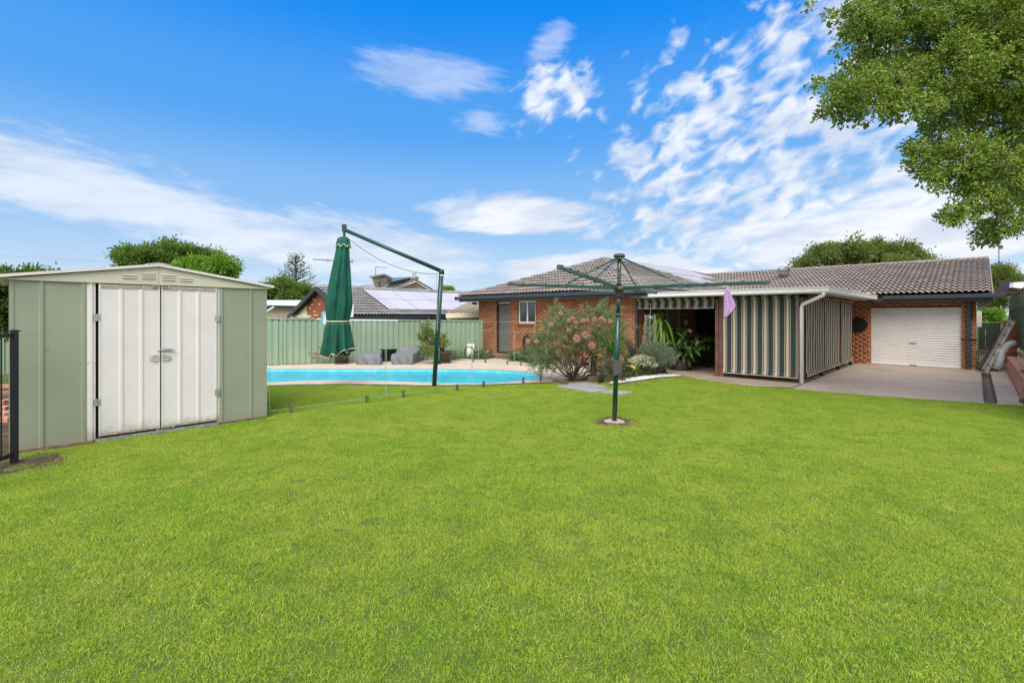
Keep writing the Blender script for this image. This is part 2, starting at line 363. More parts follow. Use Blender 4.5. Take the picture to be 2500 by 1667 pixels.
MT['lf_berry'] = leafmat('yellow_green_fruit', [(.60, .60, .12), (.70, .66, .18), (.50, .54, .10)], .2)
MT['lf_far'] = leafmat('far_tree_leaf', [(.08, .16, .03), (.13, .23, .04), (.19, .30, .05), (.25, .36, .07)])
MT['lf_bright'] = leafmat('bright_tree_leaf', [(.16, .34, .035), (.22, .42, .04), (.30, .50, .07)])
MT['lf_red'] = leafmat('reddish_green_leaf', [(.14, .20, .035), (.20, .27, .045), (.24, .16, .06), (.17, .25, .05)])
MT['lf_hedge'] = leafmat('hedge_leaf', [(.035, .09, .015), (.06, .14, .02), (.12, .22, .03), (.05, .11, .02)], .3)
MT['lf_tip'] = leafmat('orange_new_leaf', [(.45, .20, .03), (.35, .32, .04), (.30, .35, .04)], .3)
MT['lf_conifer'] = leafmat('conifer_leaf', [(.045, .08, .035), (.06, .10, .045), (.08, .12, .05)])
MT['lf_grev'] = leafmat('grey_green_needle', [(.22, .27, .12), (.30, .35, .17), (.38, .42, .23), (.14, .18, .08)], .3, .6)
MT['fl_pink'] = leafmat('pink_spider_flower', [(.95, .36, .33), (.98, .50, .46), (.95, .62, .56)], .4, .6)
MT['lf_yucca'] = leafmat('sword_leaf', [(.10, .26, .03), (.16, .36, .04), (.26, .44, .08)], .3)
MT['lf_white'] = leafmat('cream_flower', [(.85, .80, .60), (.92, .88, .74), (.80, .78, .45)], .3)
MT['lf_bush'] = leafmat('small_bush_leaf', [(.05, .12, .02), (.09, .18, .03), (.15, .25, .05)], .3)
MT['lf_grey'] = leafmat('silver_leaf', [(.16, .23, .16), (.24, .31, .22), (.32, .38, .28)], .25, .7)
MT['lf_string'] = leafmat('pale_bead_leaf', [(.40, .43, .33), (.50, .52, .40), (.60, .60, .48)], .2, .7)
MT['lf_stag'] = leafmat('staghorn_frond', [(.10, .22, .025), (.17, .32, .03), (.24, .38, .04)], .35)
MT['lf_ginger'] = leafmat('broad_leaf', [(.07, .16, .05), (.11, .21, .07), (.14, .25, .08), (.20, .30, .09)], .25, .35)
MT['lf_brown'] = leafmat('withered_leaf', [(.42, .24, .07), (.34, .17, .07)], .3)
MT['lf_purple'] = leafmat('purple_leaf', [(.06, .03, .045), (.10, .055, .07)], .2)
MT['lf_frangi'] = leafmat('long_pot_leaf', [(.12, .22, .03), (.20, .30, .05), (.34, .36, .09), (.30, .20, .08)], .35)

# ------------------------------------------------------------------ building helpers
COL = sc.collection
def tag(o, label=None, cat=None, group=None, kind=None):
    if label: o['label'] = label
    if cat: o['category'] = cat
    if group: o['group'] = group
    if kind: o['kind'] = kind
    return o
def empty(name, loc, label, cat, group=None):
    o = bpy.data.objects.new(name, None); COL.objects.link(o); o.location = loc; o.empty_display_size = .2
    return tag(o, label, cat, group)
def root_of(p):
    while p.parent: p = p.parent
    return p
def attach(o, parent):
    if parent is not None:
        o.parent = parent
        mw = Matrix.Identity(4); q = parent; chain = []
        while q: chain.append(q); q = q.parent
        for q in reversed(chain): mw = mw @ q.matrix_parent_inverse @ q.matrix_basis
        o.matrix_parent_inverse = mw.inverted()
def obj(name, me, mats, parent=None, smooth=False, kind=None):
    for m in (mats if isinstance(mats, (list, tuple)) else [mats]): me.materials.append(MT[m] if isinstance(m, str) else m)
    o = bpy.data.objects.new(name, me); COL.objects.link(o)
    if smooth: me.polygons.foreach_set('use_smooth', [True] * len(me.polygons))
    attach(o, parent)
    if kind: o['kind'] = kind
    return o
class MB:
    def __init__(s): s.v = []; s.f = []; s.mi = []
    def add(s, vs, fs, mi=0):
        b = len(s.v); s.v += [tuple(x) for x in vs]; s.f += [tuple(b + i for i in f) for f in fs]; s.mi += [mi] * len(fs); return s
    def box(s, x0, x1, y0, y1, z0, z1, mi=0):
        return s.add([(x0, y0, z0), (x1, y0, z0), (x1, y1, z0), (x0, y1, z0), (x0, y0, z1), (x1, y0, z1), (x1, y1, z1), (x0, y1, z1)],
                     [(3, 2, 1, 0), (4, 5, 6, 7), (0, 1, 5, 4), (1, 2, 6, 5), (2, 3, 7, 6), (3, 0, 4, 7)], mi)
    def obox(s, c, a, b, n, mi=0):      # centre and three half-axis vectors
        c, a, b, n = map(Vector, (c, a, b, n))
        vs = [c + i * a + j * b + k * n for k in (-1, 1) for i, j in ((-1, -1), (1, -1), (1, 1), (-1, 1))]
        return s.add(vs, [(3, 2, 1, 0), (4, 5, 6, 7), (0, 1, 5, 4), (1, 2, 6, 5), (2, 3, 7, 6), (3, 0, 4, 7)], mi)
    def bar(s, p, q, w, h, mi=0, up=(0, 0, 1)):
        p, q = Vector(p), Vector(q); d = (q - p); l = d.length; d.normalize(); up = Vector(up)
        if abs(d.dot(up)) > .98: up = Vector((1, 0, 0))
        sx = d.cross(up).normalized(); uz = sx.cross(d)
        return s.obox((p + q) / 2, d * l / 2, sx * w / 2, uz * h / 2, mi)
    def tube(s, pts, r, n=8, mi=0, cap=True):
        pts = [Vector(p) for p in pts]; rs = r if isinstance(r, (list, tuple)) else [r] * len(pts); b = len(s.v); prev = None
        for i, p in enumerate(pts):
            d = (pts[min(i + 1, len(pts) - 1)] - pts[max(i - 1, 0)]).normalized()
            if prev is None:
                up = Vector((0, 0, 1)) if abs(d.z) < .9 else Vector((1, 0, 0)); x = d.cross(up).normalized()
            else: x = (prev - d * prev.dot(d)).normalized()
            prev = x; y = d.cross(x)
            for k in range(n):
                a = 2 * math.pi * k / n; s.v.append(tuple(p + (x * math.cos(a) + y * math.sin(a)) * rs[i]))
        for i in range(len(pts) - 1):
            for k in range(n):
                s.f.append((b + i * n + k, b + i * n + (k + 1) % n, b + (i + 1) * n + (k + 1) % n, b + (i + 1) * n + k)); s.mi.append(mi)
        if cap:
            s.f.append(tuple(b + k for k in reversed(range(n)))); s.mi.append(mi)
            e = b + (len(pts) - 1) * n; s.f.append(tuple(e + k for k in range(n))); s.mi.append(mi)
        return s
    def lathe(s, c, prof, n=16, mi=0, cap=True):
        c = Vector(c); b = len(s.v)
        for r, z in prof:
            for k in range(n):
                a = 2 * math.pi * k / n; s.v.append((c.x + r * math.cos(a), c.y + r * math.sin(a), c.z + z))
        for i in range(len(prof) - 1):
            for k in range(n):
                s.f.append((b + i * n + k, b + i * n + (k + 1) % n, b + (i + 1) * n + (k + 1) % n, b + (i + 1) * n + k)); s.mi.append(mi)
        if cap:
            s.f.append(tuple(b + k for k in reversed(range(n)))); s.mi.append(mi)
            e = b + (len(prof) - 1) * n; s.f.append(tuple(e + k for k in range(n))); s.mi.append(mi)
        return s
    def prism(s, poly, z0, z1, mi=0):   # poly in plan
        n = len(poly)
        area = sum(poly[i][0] * poly[(i + 1) % n][1] - poly[(i + 1) % n][0] * poly[i][1] for i in range(n))
        if area < 0: poly = poly[::-1]
        vs = [(p[0], p[1], z0) for p in poly] + [(p[0], p[1], z1) for p in poly]
        fs = [tuple(reversed(range(n))), tuple(range(n, 2 * n))] + [(i, (i + 1) % n, n + (i + 1) % n, n + i) for i in range(n)]
        return s.add(vs, fs, mi)
    def extrude(s, pts, d, mi=0):       # planar 3-D polygon pushed along d
        n = len(pts); pts = [Vector(p) for p in pts]; d = Vector(d)
        vs = pts + [p + d for p in pts]
        fs = [tuple(reversed(range(n))), tuple(range(n, 2 * n))] + [(i, (i + 1) % n, n + (i + 1) % n, n + i) for i in range(n)]
        return s.add(vs, fs, mi)
    def mesh(s, name):
        me = bpy.data.meshes.new(name); me.from_pydata(s.v, [], s.f); me.polygons.foreach_set('material_index', s.mi); me.update(); return me
    def build(s, name, mats, parent=None, smooth=False, kind=None, bevel=0):
        me = s.mesh(name)
        import bmesh
        bm = bmesh.new(); bm.from_mesh(me); bmesh.ops.recalc_face_normals(bm, faces=bm.faces); bm.to_mesh(me); bm.free()
        o = obj(name, me, mats, parent, smooth, kind)
        if bevel:
            b = o.modifiers.new('bevel', 'BEVEL'); b.width = bevel; b.segments = 2; b.limit_method = 'ANGLE'
        return o
def np_mesh(name, V_, F_):     # V (n,3); F (m,k)
    me = bpy.data.meshes.new(name); V_ = np.asarray(V_, dtype=np.float32); F_ = np.asarray(F_, dtype=np.int32); m, k = F_.shape
    me.vertices.add(len(V_)); me.vertices.foreach_set('co', V_.ravel())
    me.loops.add(m * k); me.loops.foreach_set('vertex_index', F_.ravel())
    me.polygons.add(m); me.polygons.foreach_set('loop_start', np.arange(m, dtype=np.int32) * k)
    try: me.polygons.foreach_set('loop_total', np.full(m, k, dtype=np.int32))
    except Exception: pass
    me.update(calc_edges=True); return me
def sheet(name, outer, holes, z, mat, kind='structure', parent=None):
    polys = [[Vector((p[0], p[1], 0)) for p in outer]] + [[Vector((p[0], p[1], 0)) for p in h] for h in holes]
    flat = [v for pl in polys for v in pl]; tris = tessellate_polygon(polys)
    fs = []
    for a, b, c in tris:
        cr_ = (flat[b] - flat[a]).cross(flat[c] - flat[a]).z
        fs.append((a, b, c) if cr_ > 0 else (a, c, b))
    me = bpy.data.meshes.new(name); me.from_pydata([(v.x, v.y, z) for v in flat], [], fs); me.update()
    return obj(name, me, mat, parent, kind=kind if parent is None else None)
def inside(p, poly):
    x, y = p[0], p[1]; r = False; n = len(poly)
    for i in range(n):
        x1, y1 = poly[i][0], poly[i][1]; x2, y2 = poly[(i + 1) % n][0], poly[(i + 1) % n][1]
        if (y1 > y) != (y2 > y) and x < (x2 - x1) * (y - y1) / (y2 - y1) + x1: r = not r
    return r
def smooth_loop(pts, k=4):          # Catmull-Rom closed loop
    n = len(pts); o = []
    for i in range(n):
        p0, p1, p2, p3 = (np.array(pts[(i + j) % n][:2]) for j in (-1, 0, 1, 2))
        for s_ in range(k):
            t = s_ / k
            q = .5 * ((2 * p1) + (-p0 + p2) * t + (2 * p0 - 5 * p1 + 4 * p2 - p3) * t * t + (-p0 + 3 * p1 - 3 * p2 + p3) * t ** 3)
            o.append((float(q[0]), float(q[1])))
    return o
def join_copies(name, tv, tf, mats4, mat, parent, kind='stuff'):   # template copied by matrices into one mesh
    tv = np.asarray(tv, float); tf = np.asarray(tf); Ms = np.array([[list(r) for r in m] for m in mats4])
    hv = np.c_[tv, np.ones(len(tv))]
    Vv = np.einsum('nij,kj->nki', Ms, hv)[:, :, :3].reshape(-1, 3)
    Ff = (tf[None] + (np.arange(len(Ms)) * len(tv))[:, None, None]).reshape(-1, tf.shape[1])
    return obj(name, np_mesh(name, Vv, Ff), mat, parent, kind=kind)
def pieces(name, stuff_name, tv, tf, mats4, mat, parent, limit=300, smooth=False):
    mats4 = sorted(mats4, key=lambda m: m.translation.length)
    me = np_mesh(name, np.asarray(tv, float), np.asarray(tf)); me.materials.append(MT[mat])
    for m in mats4[:limit]:
        o = bpy.data.objects.new(name, me); COL.objects.link(o); o.matrix_basis = m; attach(o, parent)
    if len(mats4) > limit: join_copies(stuff_name, tv, tf, mats4[limit:], mat, parent)

def unit(a): return a / np.maximum(np.linalg.norm(a, axis=-1, keepdims=True), 1e-9)
def leaf_mesh(name, C, D, Ln, W, fold=.25, upright=None):
    n = len(C); D = unit(D); rnd = rng.normal(size=(n, 3))
    if upright is not None: rnd = rnd * .4 + np.array(upright)
    S = unit(np.cross(D, rnd)); Nn = np.cross(S, D)
    Ln = np.broadcast_to(np.asarray(Ln, float), (n,))[:, None]; W = np.broadcast_to(np.asarray(W, float), (n,))[:, None]
    mid = C + D * Ln * .45
    Vv = np.stack([C, mid + S * W / 2 + Nn * W * fold, C + D * Ln - Nn * Ln * .12, mid - S * W / 2 + Nn * W * fold], 1).reshape(-1, 3)
    b = np.arange(n)[:, None] * 4
    F_ = np.concatenate([b + np.array([0, 1, 2]), b + np.array([0, 2, 3])], 1).reshape(-1, 3)
    return np_mesh(name, Vv, F_)
def clump_pts(lobes, ncl, per, cr_, shell=.55, flat=1.0):
    """leaf positions and outward directions in clumps over lobes [(centre, radius(vector))]"""
    vol = np.array([np.prod(np.broadcast_to(r, 3)) ** (2 / 3) for _, r in lobes]); pr = vol / vol.sum()
    idx = rng.choice(len(lobes), ncl, p=pr)
    c = np.array([tuple(lobes[i][0]) for i in idx]); r = np.array([np.broadcast_to(lobes[i][1], 3) for i in idx], float)
    d = unit(rng.normal(size=(ncl, 3))); rad = shell + (1.04 - shell) * rng.random((ncl, 1)) ** .6
    cc = c + d * r * rad
    crr = np.broadcast_to(cr_, (ncl,))[:, None] * (.6 + .8 * rng.random((ncl, 1)))
    off = rng.normal(size=(ncl, per, 3)) * .5 * np.array([1, 1, flat])
    Pp = cc[:, None] + off * crr[:, None]
    Dd = d[:, None] * .7 + unit(off) * .9 + rng.normal(size=(ncl, per, 3)) * .35
    return Pp.reshape(-1, 3), Dd.reshape(-1, 3), cc
def limbs(mb, base, targets, r0, n=7, wob=.12, steps=5, rend=.25):
    base = Vector(base)
    for t in targets:
        t = Vector(t); pts = []; L_ = (t - base).length
        for i in range(steps + 1):
            f = i / steps; p = base.lerp(t, f)
            p.z = base.z + (t.z - base.z) * (f ** .8)
            if 0 < i < steps: p += Vector(rng.normal(size=3)) * wob * L_ * .25
            pts.append(p)
        mb.tube(pts, [r0 * (1 - (1 - rend) * i / steps) for i in range(steps + 1)], n)
    return mb
def tree(name, label, lobes, base, ncl, per, cr_, ll, lw, mat, trunk_r=.15, group=None, extra=None, shell=.55, fork=None, cat='tree', nlimb=10, crown='crown'):
    root = empty(name, base, label, cat, group)
    sub = []
    for c_, r_ in lobes:
        for _ in range(9):
            d_ = Vector(rng.normal(size=3)).normalized(); d_.z = abs(d_.z) * .9; k_ = .22 + .24 * rng.random(); sub.append((Vector(c_) + Vector((d_.x * r_[0], d_.y * r_[1], d_.z * r_[2])) * (.92 + .20 * rng.random()), Vector(r_) * k_ * .9))
    lobes = [(c_, Vector(r_) * .86) for c_, r_ in lobes] + sub
    Pp, Dd, cc = clump_pts(lobes, int(ncl * 1.25), per, cr_ * .8, shell)
    ln = ll * (.6 + .8 * rng.random(len(Pp)))
    obj(crown, leaf_mesh(crown, Pp, Dd, ln, ln * lw), mat, root)
    if extra:
        frac, emat, el_, ename = extra
        k = rng.choice(len(Pp), int(len(Pp) * frac), replace=False); top = Pp[k]; top = top + unit(Dd[k]) * ll * .7
        obj(ename, leaf_mesh(ename, top, Dd[k], el_, el_ * .7), emat, root)
    fk = Vector(fork) if fork else Vector(base) + (Vector(lobes[0][0]) - Vector(base)) * .45
    tb = MB(); tb.tube([base, Vector(base).lerp(fk, .5) + Vector((.03, .02, 0)), fk], [trunk_r, trunk_r * .85, trunk_r * .7], 9)
    sel = [tuple(cc[i]) for i in rng.choice(len(cc), min(nlimb, len(cc)), replace=False)]
    limbs(tb, fk, [Vector(fk).lerp(Vector(s_), .92) for s_ in sel], trunk_r * .5)
    tb.build('trunk', 'bark', root, True)
    return root


# ================================================================== SETTING
UW, UG, VS = 13.2, 20.2, 7.5          # house wall line, garage wall line, side wall of the patio
pool = [G(*p) for p in [(560, 899), (700, 898.5), (850, 898.5), (1000, 898.5), (1100, 899), (1192, 900.5), (1255, 903.5), (1300, 908), (1328, 914), (1332, 919), (1308, 926), (1270, 931.5), (1204, 936), (1139, 937.5), (1034, 934.5), (923, 930.5), (827, 928.5), (731, 931), (650, 935.5), (590, 941), (545, 935), (530, 912)]]
pool = smooth_loop([(p.x, p.y) for p in pool], 4)
g2 = lambda *a: tuple(G(*a)[:2])
deck_edge = [g2(560, 951), g2(650, 942), g2(731, 939.5), g2(850, 938), g2(939, 939), g2(1040, 942), g2(1151, 940), g2(1255, 937), g2(1352, 933)]
BF0, BF1 = Vector(G(652, 893)), Vector(G(1167, 874)); BFd = (BF1 - BF0).normalized(); BFL = BF0 - BFd * 6.6
far_glass = [(1060, 879), (1109, 880), (1156, 884.8), (1185, 887), (1238.6, 891), (1271.6, 893), (1334.6, 898), (1373, 901), (1440, 907)]
deck_poly = deck_edge + [g2(1392, 926), g2(1445, 916), (UW - .45, 9.2), (UW - .45, 13.6)] + [tuple(BF1[:2]), tuple(BF0[:2]), (2.9, 18.2), (2.9, 13.2)]
drain = [(12.85, -.10), (19.3, -.10), (19.3, -.27), (12.85, -.27)]
lawn_r = [g2(1673, 920), g2(1711, 927.5), g2(1760, 934), g2(1830, 942.6), g2(1928, 949.5), g2(2000, 956), g2(2143, 968), g2(2280, 977), g2(2402, 985.5), g2(2500, 990)]
bed_low = [g2(1352, 933), g2(1385, 938), g2(1485, 930), g2(1540, 922), g2(1605, 912), g2(1612, 905)]
sheet('ground', [(-900, -900), (900, -900), (900, 900), (-900, 900)], [pool, drain], -.004, 'ground')
sheet('pool_deck', deck_poly, [pool], .012, 'deck')
# the pool: a painted shell with a ledge along the far side
shell = MB(); n = len(pool); cx = sum(p[0] for p in pool) / n; cy = sum(p[1] for p in pool) / n
rings = [(1.0, .012), (1.0, -.30), (.985, -.42), (.90, -.55), (.86, -1.25), (.3, -1.35)]
vs = [((cx + (p[0] - cx) * k), (cy + (p[1] - cy) * k), z) for k, z in rings for p in pool]
fs = [(i * n + j, i * n + (j + 1) % n, (i + 1) * n + (j + 1) % n, (i + 1) * n + j) for i in range(len(rings) - 1) for j in range(n)] + [tuple((len(rings) - 1) * n + j for j in range(n))]
o = shell.add(vs, fs).build('pool_shell', 'shell', kind='structure'); o.name = 'pool'
sheet('water', [(cx + (p[0] - cx) * .9995, cy + (p[1] - cy) * .9995) for p in pool], [], -.10, 'water')
cop = MB()
vs = [(p[0], p[1], .0125) for p in pool] + [(cx + (p[0] - cx) * .993, cy + (p[1] - cy) * .993, .010) for p in pool] + [(cx + (p[0] - cx) * .993, cy + (p[1] - cy) * .993, -.035) for p in pool]
cop.add(vs, [(i * n + j, i * n + (j + 1) % n, (i + 1) * n + (j + 1) % n, (i + 1) * n + j) for i in range(2) for j in range(n)]).build('pool_coping', 'deck', kind='structure')
# concrete
drive = lawn_r[4:9] + [(12.85, -.10), (19.3, -.10), (UG + .05, -.10), (UG + .05, 2.98), (12.9, 2.98)]
sheet('driveway', [g2(1928, 949.5), g2(2000, 956), g2(2143, 968), g2(2280, 977), g2(2402, 985.5), (12.72, -.10), (UG + .05, -.10), (UG + .05, 3.0), (12.32, 3.0)], [], .006, 'drive')
pat = [(12.30, 3.02), g2(1830, 942.6), g2(1760, 934), g2(1711, 927.5), g2(1673, 920), g2(1612, 905), (UW - .3, VS - .0), (UG, VS), (UG, 3.02)]
sheet('patio_floor', pat, [], .008, 'patio')
sheet('drain_strip', [(12.62, -.27), (UG + 2, -.27), (UG + 2, -.62), (12.8, -.62)], [], .006, 'strip')
sheet('side_path', [(UG - .9, -.12), (26, -.12), (26, -1.1), (UG - .9, -1.1)], [], .003, 'strip')
dr = MB(); dr.box(12.85, 19.3, -.27, -.10, -.14, -.12); dr.box(12.85, 19.3, -.283, -.27, -.13, .012); dr.box(12.85, 19.3, -.10, -.087, -.13, .012)
dr.box(19.29, 19.31, -.28, -.09, -.14, .012); dr.box(12.83, 12.85, -.28, -.09, -.14, .008)
dr.build('drain_channel', 'drain', kind='structure')
for nm_, q_ in (('concrete_joint', (12.25, UG, 3.0, 3.022)), ('concrete_joint', (16.2, 16.218, -.08, 2.98)), ('concrete_joint', (16.2, 16.218, 3.04, 7.4))):
    sheet(nm_, [(q_[0], q_[2]), (q_[1], q_[2]), (q_[1], q_[3]), (q_[0], q_[3])], [], .0125, 'soil')
# garden bed and its soil
bed = [g2(1352, 933), g2(1385, 936), g2(1485, 929), g2(1605, 911), (UW, 7.9), (UW, 10.5), g2(1500, 912), g2(1392, 926)]
sheet('garden_bed', bed, [], .02, 'soil')
sheet('wall_bed', [(UW, 14.7), (UW - .42, 14.7), (UW - .42, 9.2), (UW, 9.2)], [], .10, 'soil')
sheet('gravel_margin', [tuple(BF1[:2]), (UW, 14.7), (UW - .45, 14.2), (UW - .45, 13.0), g2(1109, 880), g2(1060, 879)], [], .016, 'strip')
soil = MB(); hb = G(1500, 1029)
soil.lathe((hb.x, hb.y, 0), [(.42, -.01), (.36, .004), (.05, .006)], 22); soil.build('bare_soil', 'soil', kind='structure')
fp = G(30, 1135); MB().lathe((fp.x, fp.y, 0), [(.55, -.01), (.45, .003), (.05, .005)], 18).build('bare_soil', 'soil', kind='structure')
sheet('shed_side_ground', [(-.25, 8.1), (-.05, 8.25), (-.05, 16), (-1.6, 16), (-1.6, 8.3)], [], .002, 'soil')
# distant land beyond the back fences
hl = MB()
for k in range(60):
    a0 = 2 * math.pi * k / 60; hl.v.append((560 * math.cos(a0), 560 * math.sin(a0), -3)); hl.v.append((620 * math.cos(a0), 620 * math.sin(a0), 2.2 + 1.2 * math.sin(k * 1.7)))
hl.f = [(2 * k, 2 * ((k + 1) % 60), 2 * ((k + 1) % 60) + 1, 2 * k + 1) for k in range(60)]; hl.mi = [0] * 60
hl.build('hills', 'lf_far', kind='structure')

# ------------------------------------------------------------------ lawn blades
lawn_deck = [g2(x_, y_ + 3.0) for x_, y_ in ((560, 951), (650, 942), (731, 939.5), (850, 938), (939, 939), (1040, 942), (1151, 940), (1255, 937), (1352, 933))]
lawn_poly = [(-3.5, 8.1), (-.06, 8.16), (2.83, 8.16), (2.93, 8.3), (2.95, 13.4)] + lawn_deck + bed_low[1:] + lawn_r + [(13.1, -.9), (13.1, -6), (-4, -6)]
slabs_px = [[(1384, 939.5), (1432, 934.5), (1485, 947), (1442, 950)], [(1357, 945.5), (1386, 941), (1488, 955), (1447, 960.5)], [(1463, 959.5), (1493, 954.5), (1547, 960.5), (1517, 965.5)]]
slabs = [[G(*p) for p in q] for q in slabs_px]
peb_poly = [g2(1471, 939.5), g2(1513, 935.5), g2(1560, 929), g2(1613, 921), g2(1650, 920.5), g2(1673, 920), g2(1640, 914), g2(1600, 914.5), g2(1540, 924)]
def keep(p):
    if not inside(p, lawn_poly): return 0
    for q in slabs:
        if inside(p, q): return 0
    if inside(p, peb_poly): return 0
    d = math.hypot(p[0] - hb.x, p[1] - hb.y)
    if d < .22: return 0
    if d < .34: return .4
    d = math.hypot(p[0] - fp.x, p[1] - fp.y)
    if d < .45: return .25
    return 1
cell = .095; sel = []
for ix in range(-50, 165):
    for iy in range(-66, 155):
        x_, y_ = (ix + random.random()) * cell, (iy + random.random()) * cell
        D = FW.x * x_ + FW.y * y_
        if D < 1.1 or D > 14.5: continue
        if abs(RT.x * x_ + RT.y * y_) > D * 1.3 + .3: continue
        kp = keep((x_, y_))
        if kp and rng.random() < kp: sel.append((x_, y_, 0.0))
gm = bpy.data.meshes.new('lawn_points'); gm.from_pydata(sel, [], []); gm.update()
lawn = bpy.data.objects.new('lawn_grass', gm); COL.objects.link(lawn); lawn['kind'] = 'stuff'
tag(lawn, 'short bright green lawn grass covering the back yard', 'grass')
del lawn['category']
variants = bpy.data.collections.new('grass_variants')
for vi in range(7):
    nb = 230; a = rng.random(nb) * 2 * np.pi; rr = .105 * np.sqrt(rng.random(nb))
    C = np.stack([rr * np.cos(a), rr * np.sin(a), np.full(nb, -.002)], 1)
    D1 = unit(np.stack([rng.normal(size=nb) * .55, rng.normal(size=nb) * .55, np.full(nb, 1.0)], 1))
    D2 = unit(D1 + np.stack([rng.normal(size=nb) * .8, rng.normal(size=nb) * .8, rng.normal(size=nb) * .25 - .25], 1))
    ln = (.013 + .018 * rng.random(nb))[:, None]; wd = (.0020 + .0016 * rng.random(nb))[:, None]
    S = unit(np.cross(D1, rng.normal(size=(nb, 3))))
    m1 = C + D1 * ln * .55
    Vv = np.stack([C - S * wd / 2, C + S * wd / 2, m1 + S * wd / 2, m1 - S * wd / 2, m1 + D2 * ln * .6], 1).reshape(-1, 3)
    b = np.arange(nb)[:, None] * 5
    F_ = np.concatenate([b + np.array(q) for q in ((0, 1, 2), (0, 2, 3), (3, 2, 4))], 1).reshape(-1, 3)
    me = np_mesh('grass_patch', Vv, F_); me.materials.append(MT['grass'])
    o = bpy.data.objects.new('grass_patch', me); variants.objects.link(o)
gn = bpy.data.node_groups.new('scatter_grass', 'GeometryNodeTree')
gn.interface.new_socket('Geometry', in_out='INPUT', socket_type='NodeSocketGeometry'); gn.interface.new_socket('Geometry', in_out='OUTPUT', socket_type='NodeSocketGeometry')
gi = gn.nodes.new('NodeGroupInput'); go = gn.nodes.new('NodeGroupOutput'); ci = gn.nodes.new('GeometryNodeCollectionInfo')
ci.inputs[0].default_value = variants; ci.inputs['Separate Children'].default_value = True; ci.inputs['Reset Children'].default_value = True
ip = gn.nodes.new('GeometryNodeInstanceOnPoints'); ip.inputs['Pick Instance'].default_value = True
rv = gn.nodes.new('FunctionNodeRandomValue'); rv.data_type = 'FLOAT_VECTOR'; rv.inputs[0].default_value = (-.08, -.08, 0); rv.inputs[1].default_value = (.08, .08, 6.283)
rs = gn.nodes.new('FunctionNodeRandomValue'); rs.data_type = 'FLOAT'; rs.inputs[2].default_value = .65; rs.inputs[3].default_value = 1.15; rs.inputs['Seed'].default_value = 5
gn.links.new(gi.outputs[0], ip.inputs['Points']); gn.links.new(ci.outputs[0], ip.inputs['Instance'])
gn.links.new(rv.outputs[0], ip.inputs['Rotation']); gn.links.new(rs.outputs[1], ip.inputs['Scale']); gn.links.new(ip.outputs[0], go.inputs[0])
md = lawn.modifiers.new('scatter', 'NODES'); md.node_group = gn

# ================================================================== THE BRICK HOUSE
WH = 2.26
house = empty('brick_house', (UW, 10, 0), 'low orange brick house with brown tiled roof, charcoal gutters and a white roller garage door', 'house')
bx = MB().box(-.5, .5, -.5, .5, -.5, .5); BOXV, BOXF = np.array(bx.v), [f for f in bx.f]
bricks = []
def brick_field(org, along, out, L_, H, openings=(), lim=None, course=.0783, bl=.219, lst=None, z0=0.0):
    """bricks on a wall face: origin, direction along, outward normal; openings = [(s0,s1,z0,z1)]"""
    lst = bricks if lst is None else lst
    along, out = Vector(along), Vector(out); rot = Matrix((along, -out, (0, 0, 1))).transposed().to_4x4()
    nr = int(round(H / course))
    for r in range(nr):
        za, zb = z0 + r * course + .005, z0 + (r + 1) * course - .006
        s = -(bl + .013) / 2 if r % 2 else 0.0
        while s < L_:
            segs = [(max(s, 0), min(s + bl, L_))]
            for (a, b, c, d) in openings:
                if zb > c and za < d:
                    ns = []
                    for q in segs:
                        if q[1] <= a or q[0] >= b: ns.append(q)
                        else:
                            if q[0] < a - .03: ns.append((q[0], a))
                            if q[1] > b + .03: ns.append((b, q[1]))
                    segs = ns
            for a, b in segs:
                if b - a < .03: continue
                c = Vector(org) + along * ((a + b) / 2) + out * (-.004 + random.uniform(-.0015, .0015)); c.z = (za + zb) / 2
                lst.append(Matrix.Translation(c) @ rot @ Matrix.Diagonal((b - a, .024, zb - za, 1)))
            s += bl + .013
# front wall of the bedroom wing (faces -X), from y=7.5 to y=14.7
Y0, Y1 = VS, 14.68
dA, dB = U(1212.5, 800, UW).y, U(1245.5, 800, UW).y; dz0, dz1 = U(1230, 863, UW).z, 2.18
wA, wB = U(1265.5, 760, UW).y, U(1307.5, 760, UW).y; wz0, wz1 = U(1290, 789, UW).z, 2.20
ops = [(dB - Y0, dA - Y0, dz0, 3), (wB - Y0, wA - Y0, wz0, 3)]
brick_field((UW, Y0, 0), (0, 1, 0), (-1, 0, 0), Y1 - Y0, WH, ops)
wl = MB()
wl.box(UW, UW + .1, Y0, wB, 0, WH); wl.box(UW, UW + .1, wB, wA, 0, wz0); wl.box(UW, UW + .1, wA, dB, 0, WH); wl.box(UW, UW + .1, dB, dA, 0, dz0); wl.box(UW, UW + .1, dA, Y1, 0, WH)
wl.box(UW + .1, UG, Y0 + .0, Y0 + .1, 0, WH)
wl.box(UW + .1, 27, Y1 - .1, Y1, 0, WH)
wl.build('wall', 'mortar', house)
ib = MB(); ib.box(UW + .45, UW + .5, Y0 + .1, Y1 - .1, 0, WH); ib.box(UW + .1, UW + .45, dB - .06, dB, 0, WH); ib.box(UW + .1, UW + .45, dA, dA + .06, 0, WH); ib.box(UW + .1, UW + .45, Y0 + .1, Y1 - .1, WH - .05, WH)
ib.build('inner_wall', 'dark_brown', house)
# patio side wall (faces -Y)
lx0, lx1 = V(1626, 800, VS).x, V(1659, 800, VS).x
nx0, nx1 = V(1699, 800, VS).x, V(1745, 800, VS).x
brick_field((UW, VS, 0), (1, 0, 0), (0, -1, 0), UG - UW, WH, [(lx0 - UW, lx1 - UW, 0, 2.1), (nx0 - UW, nx1 - UW, .9, 2.1)])
brick_field((UW, VS, 0), (1, 0, 0), (0, -1, 0), .001, .001)
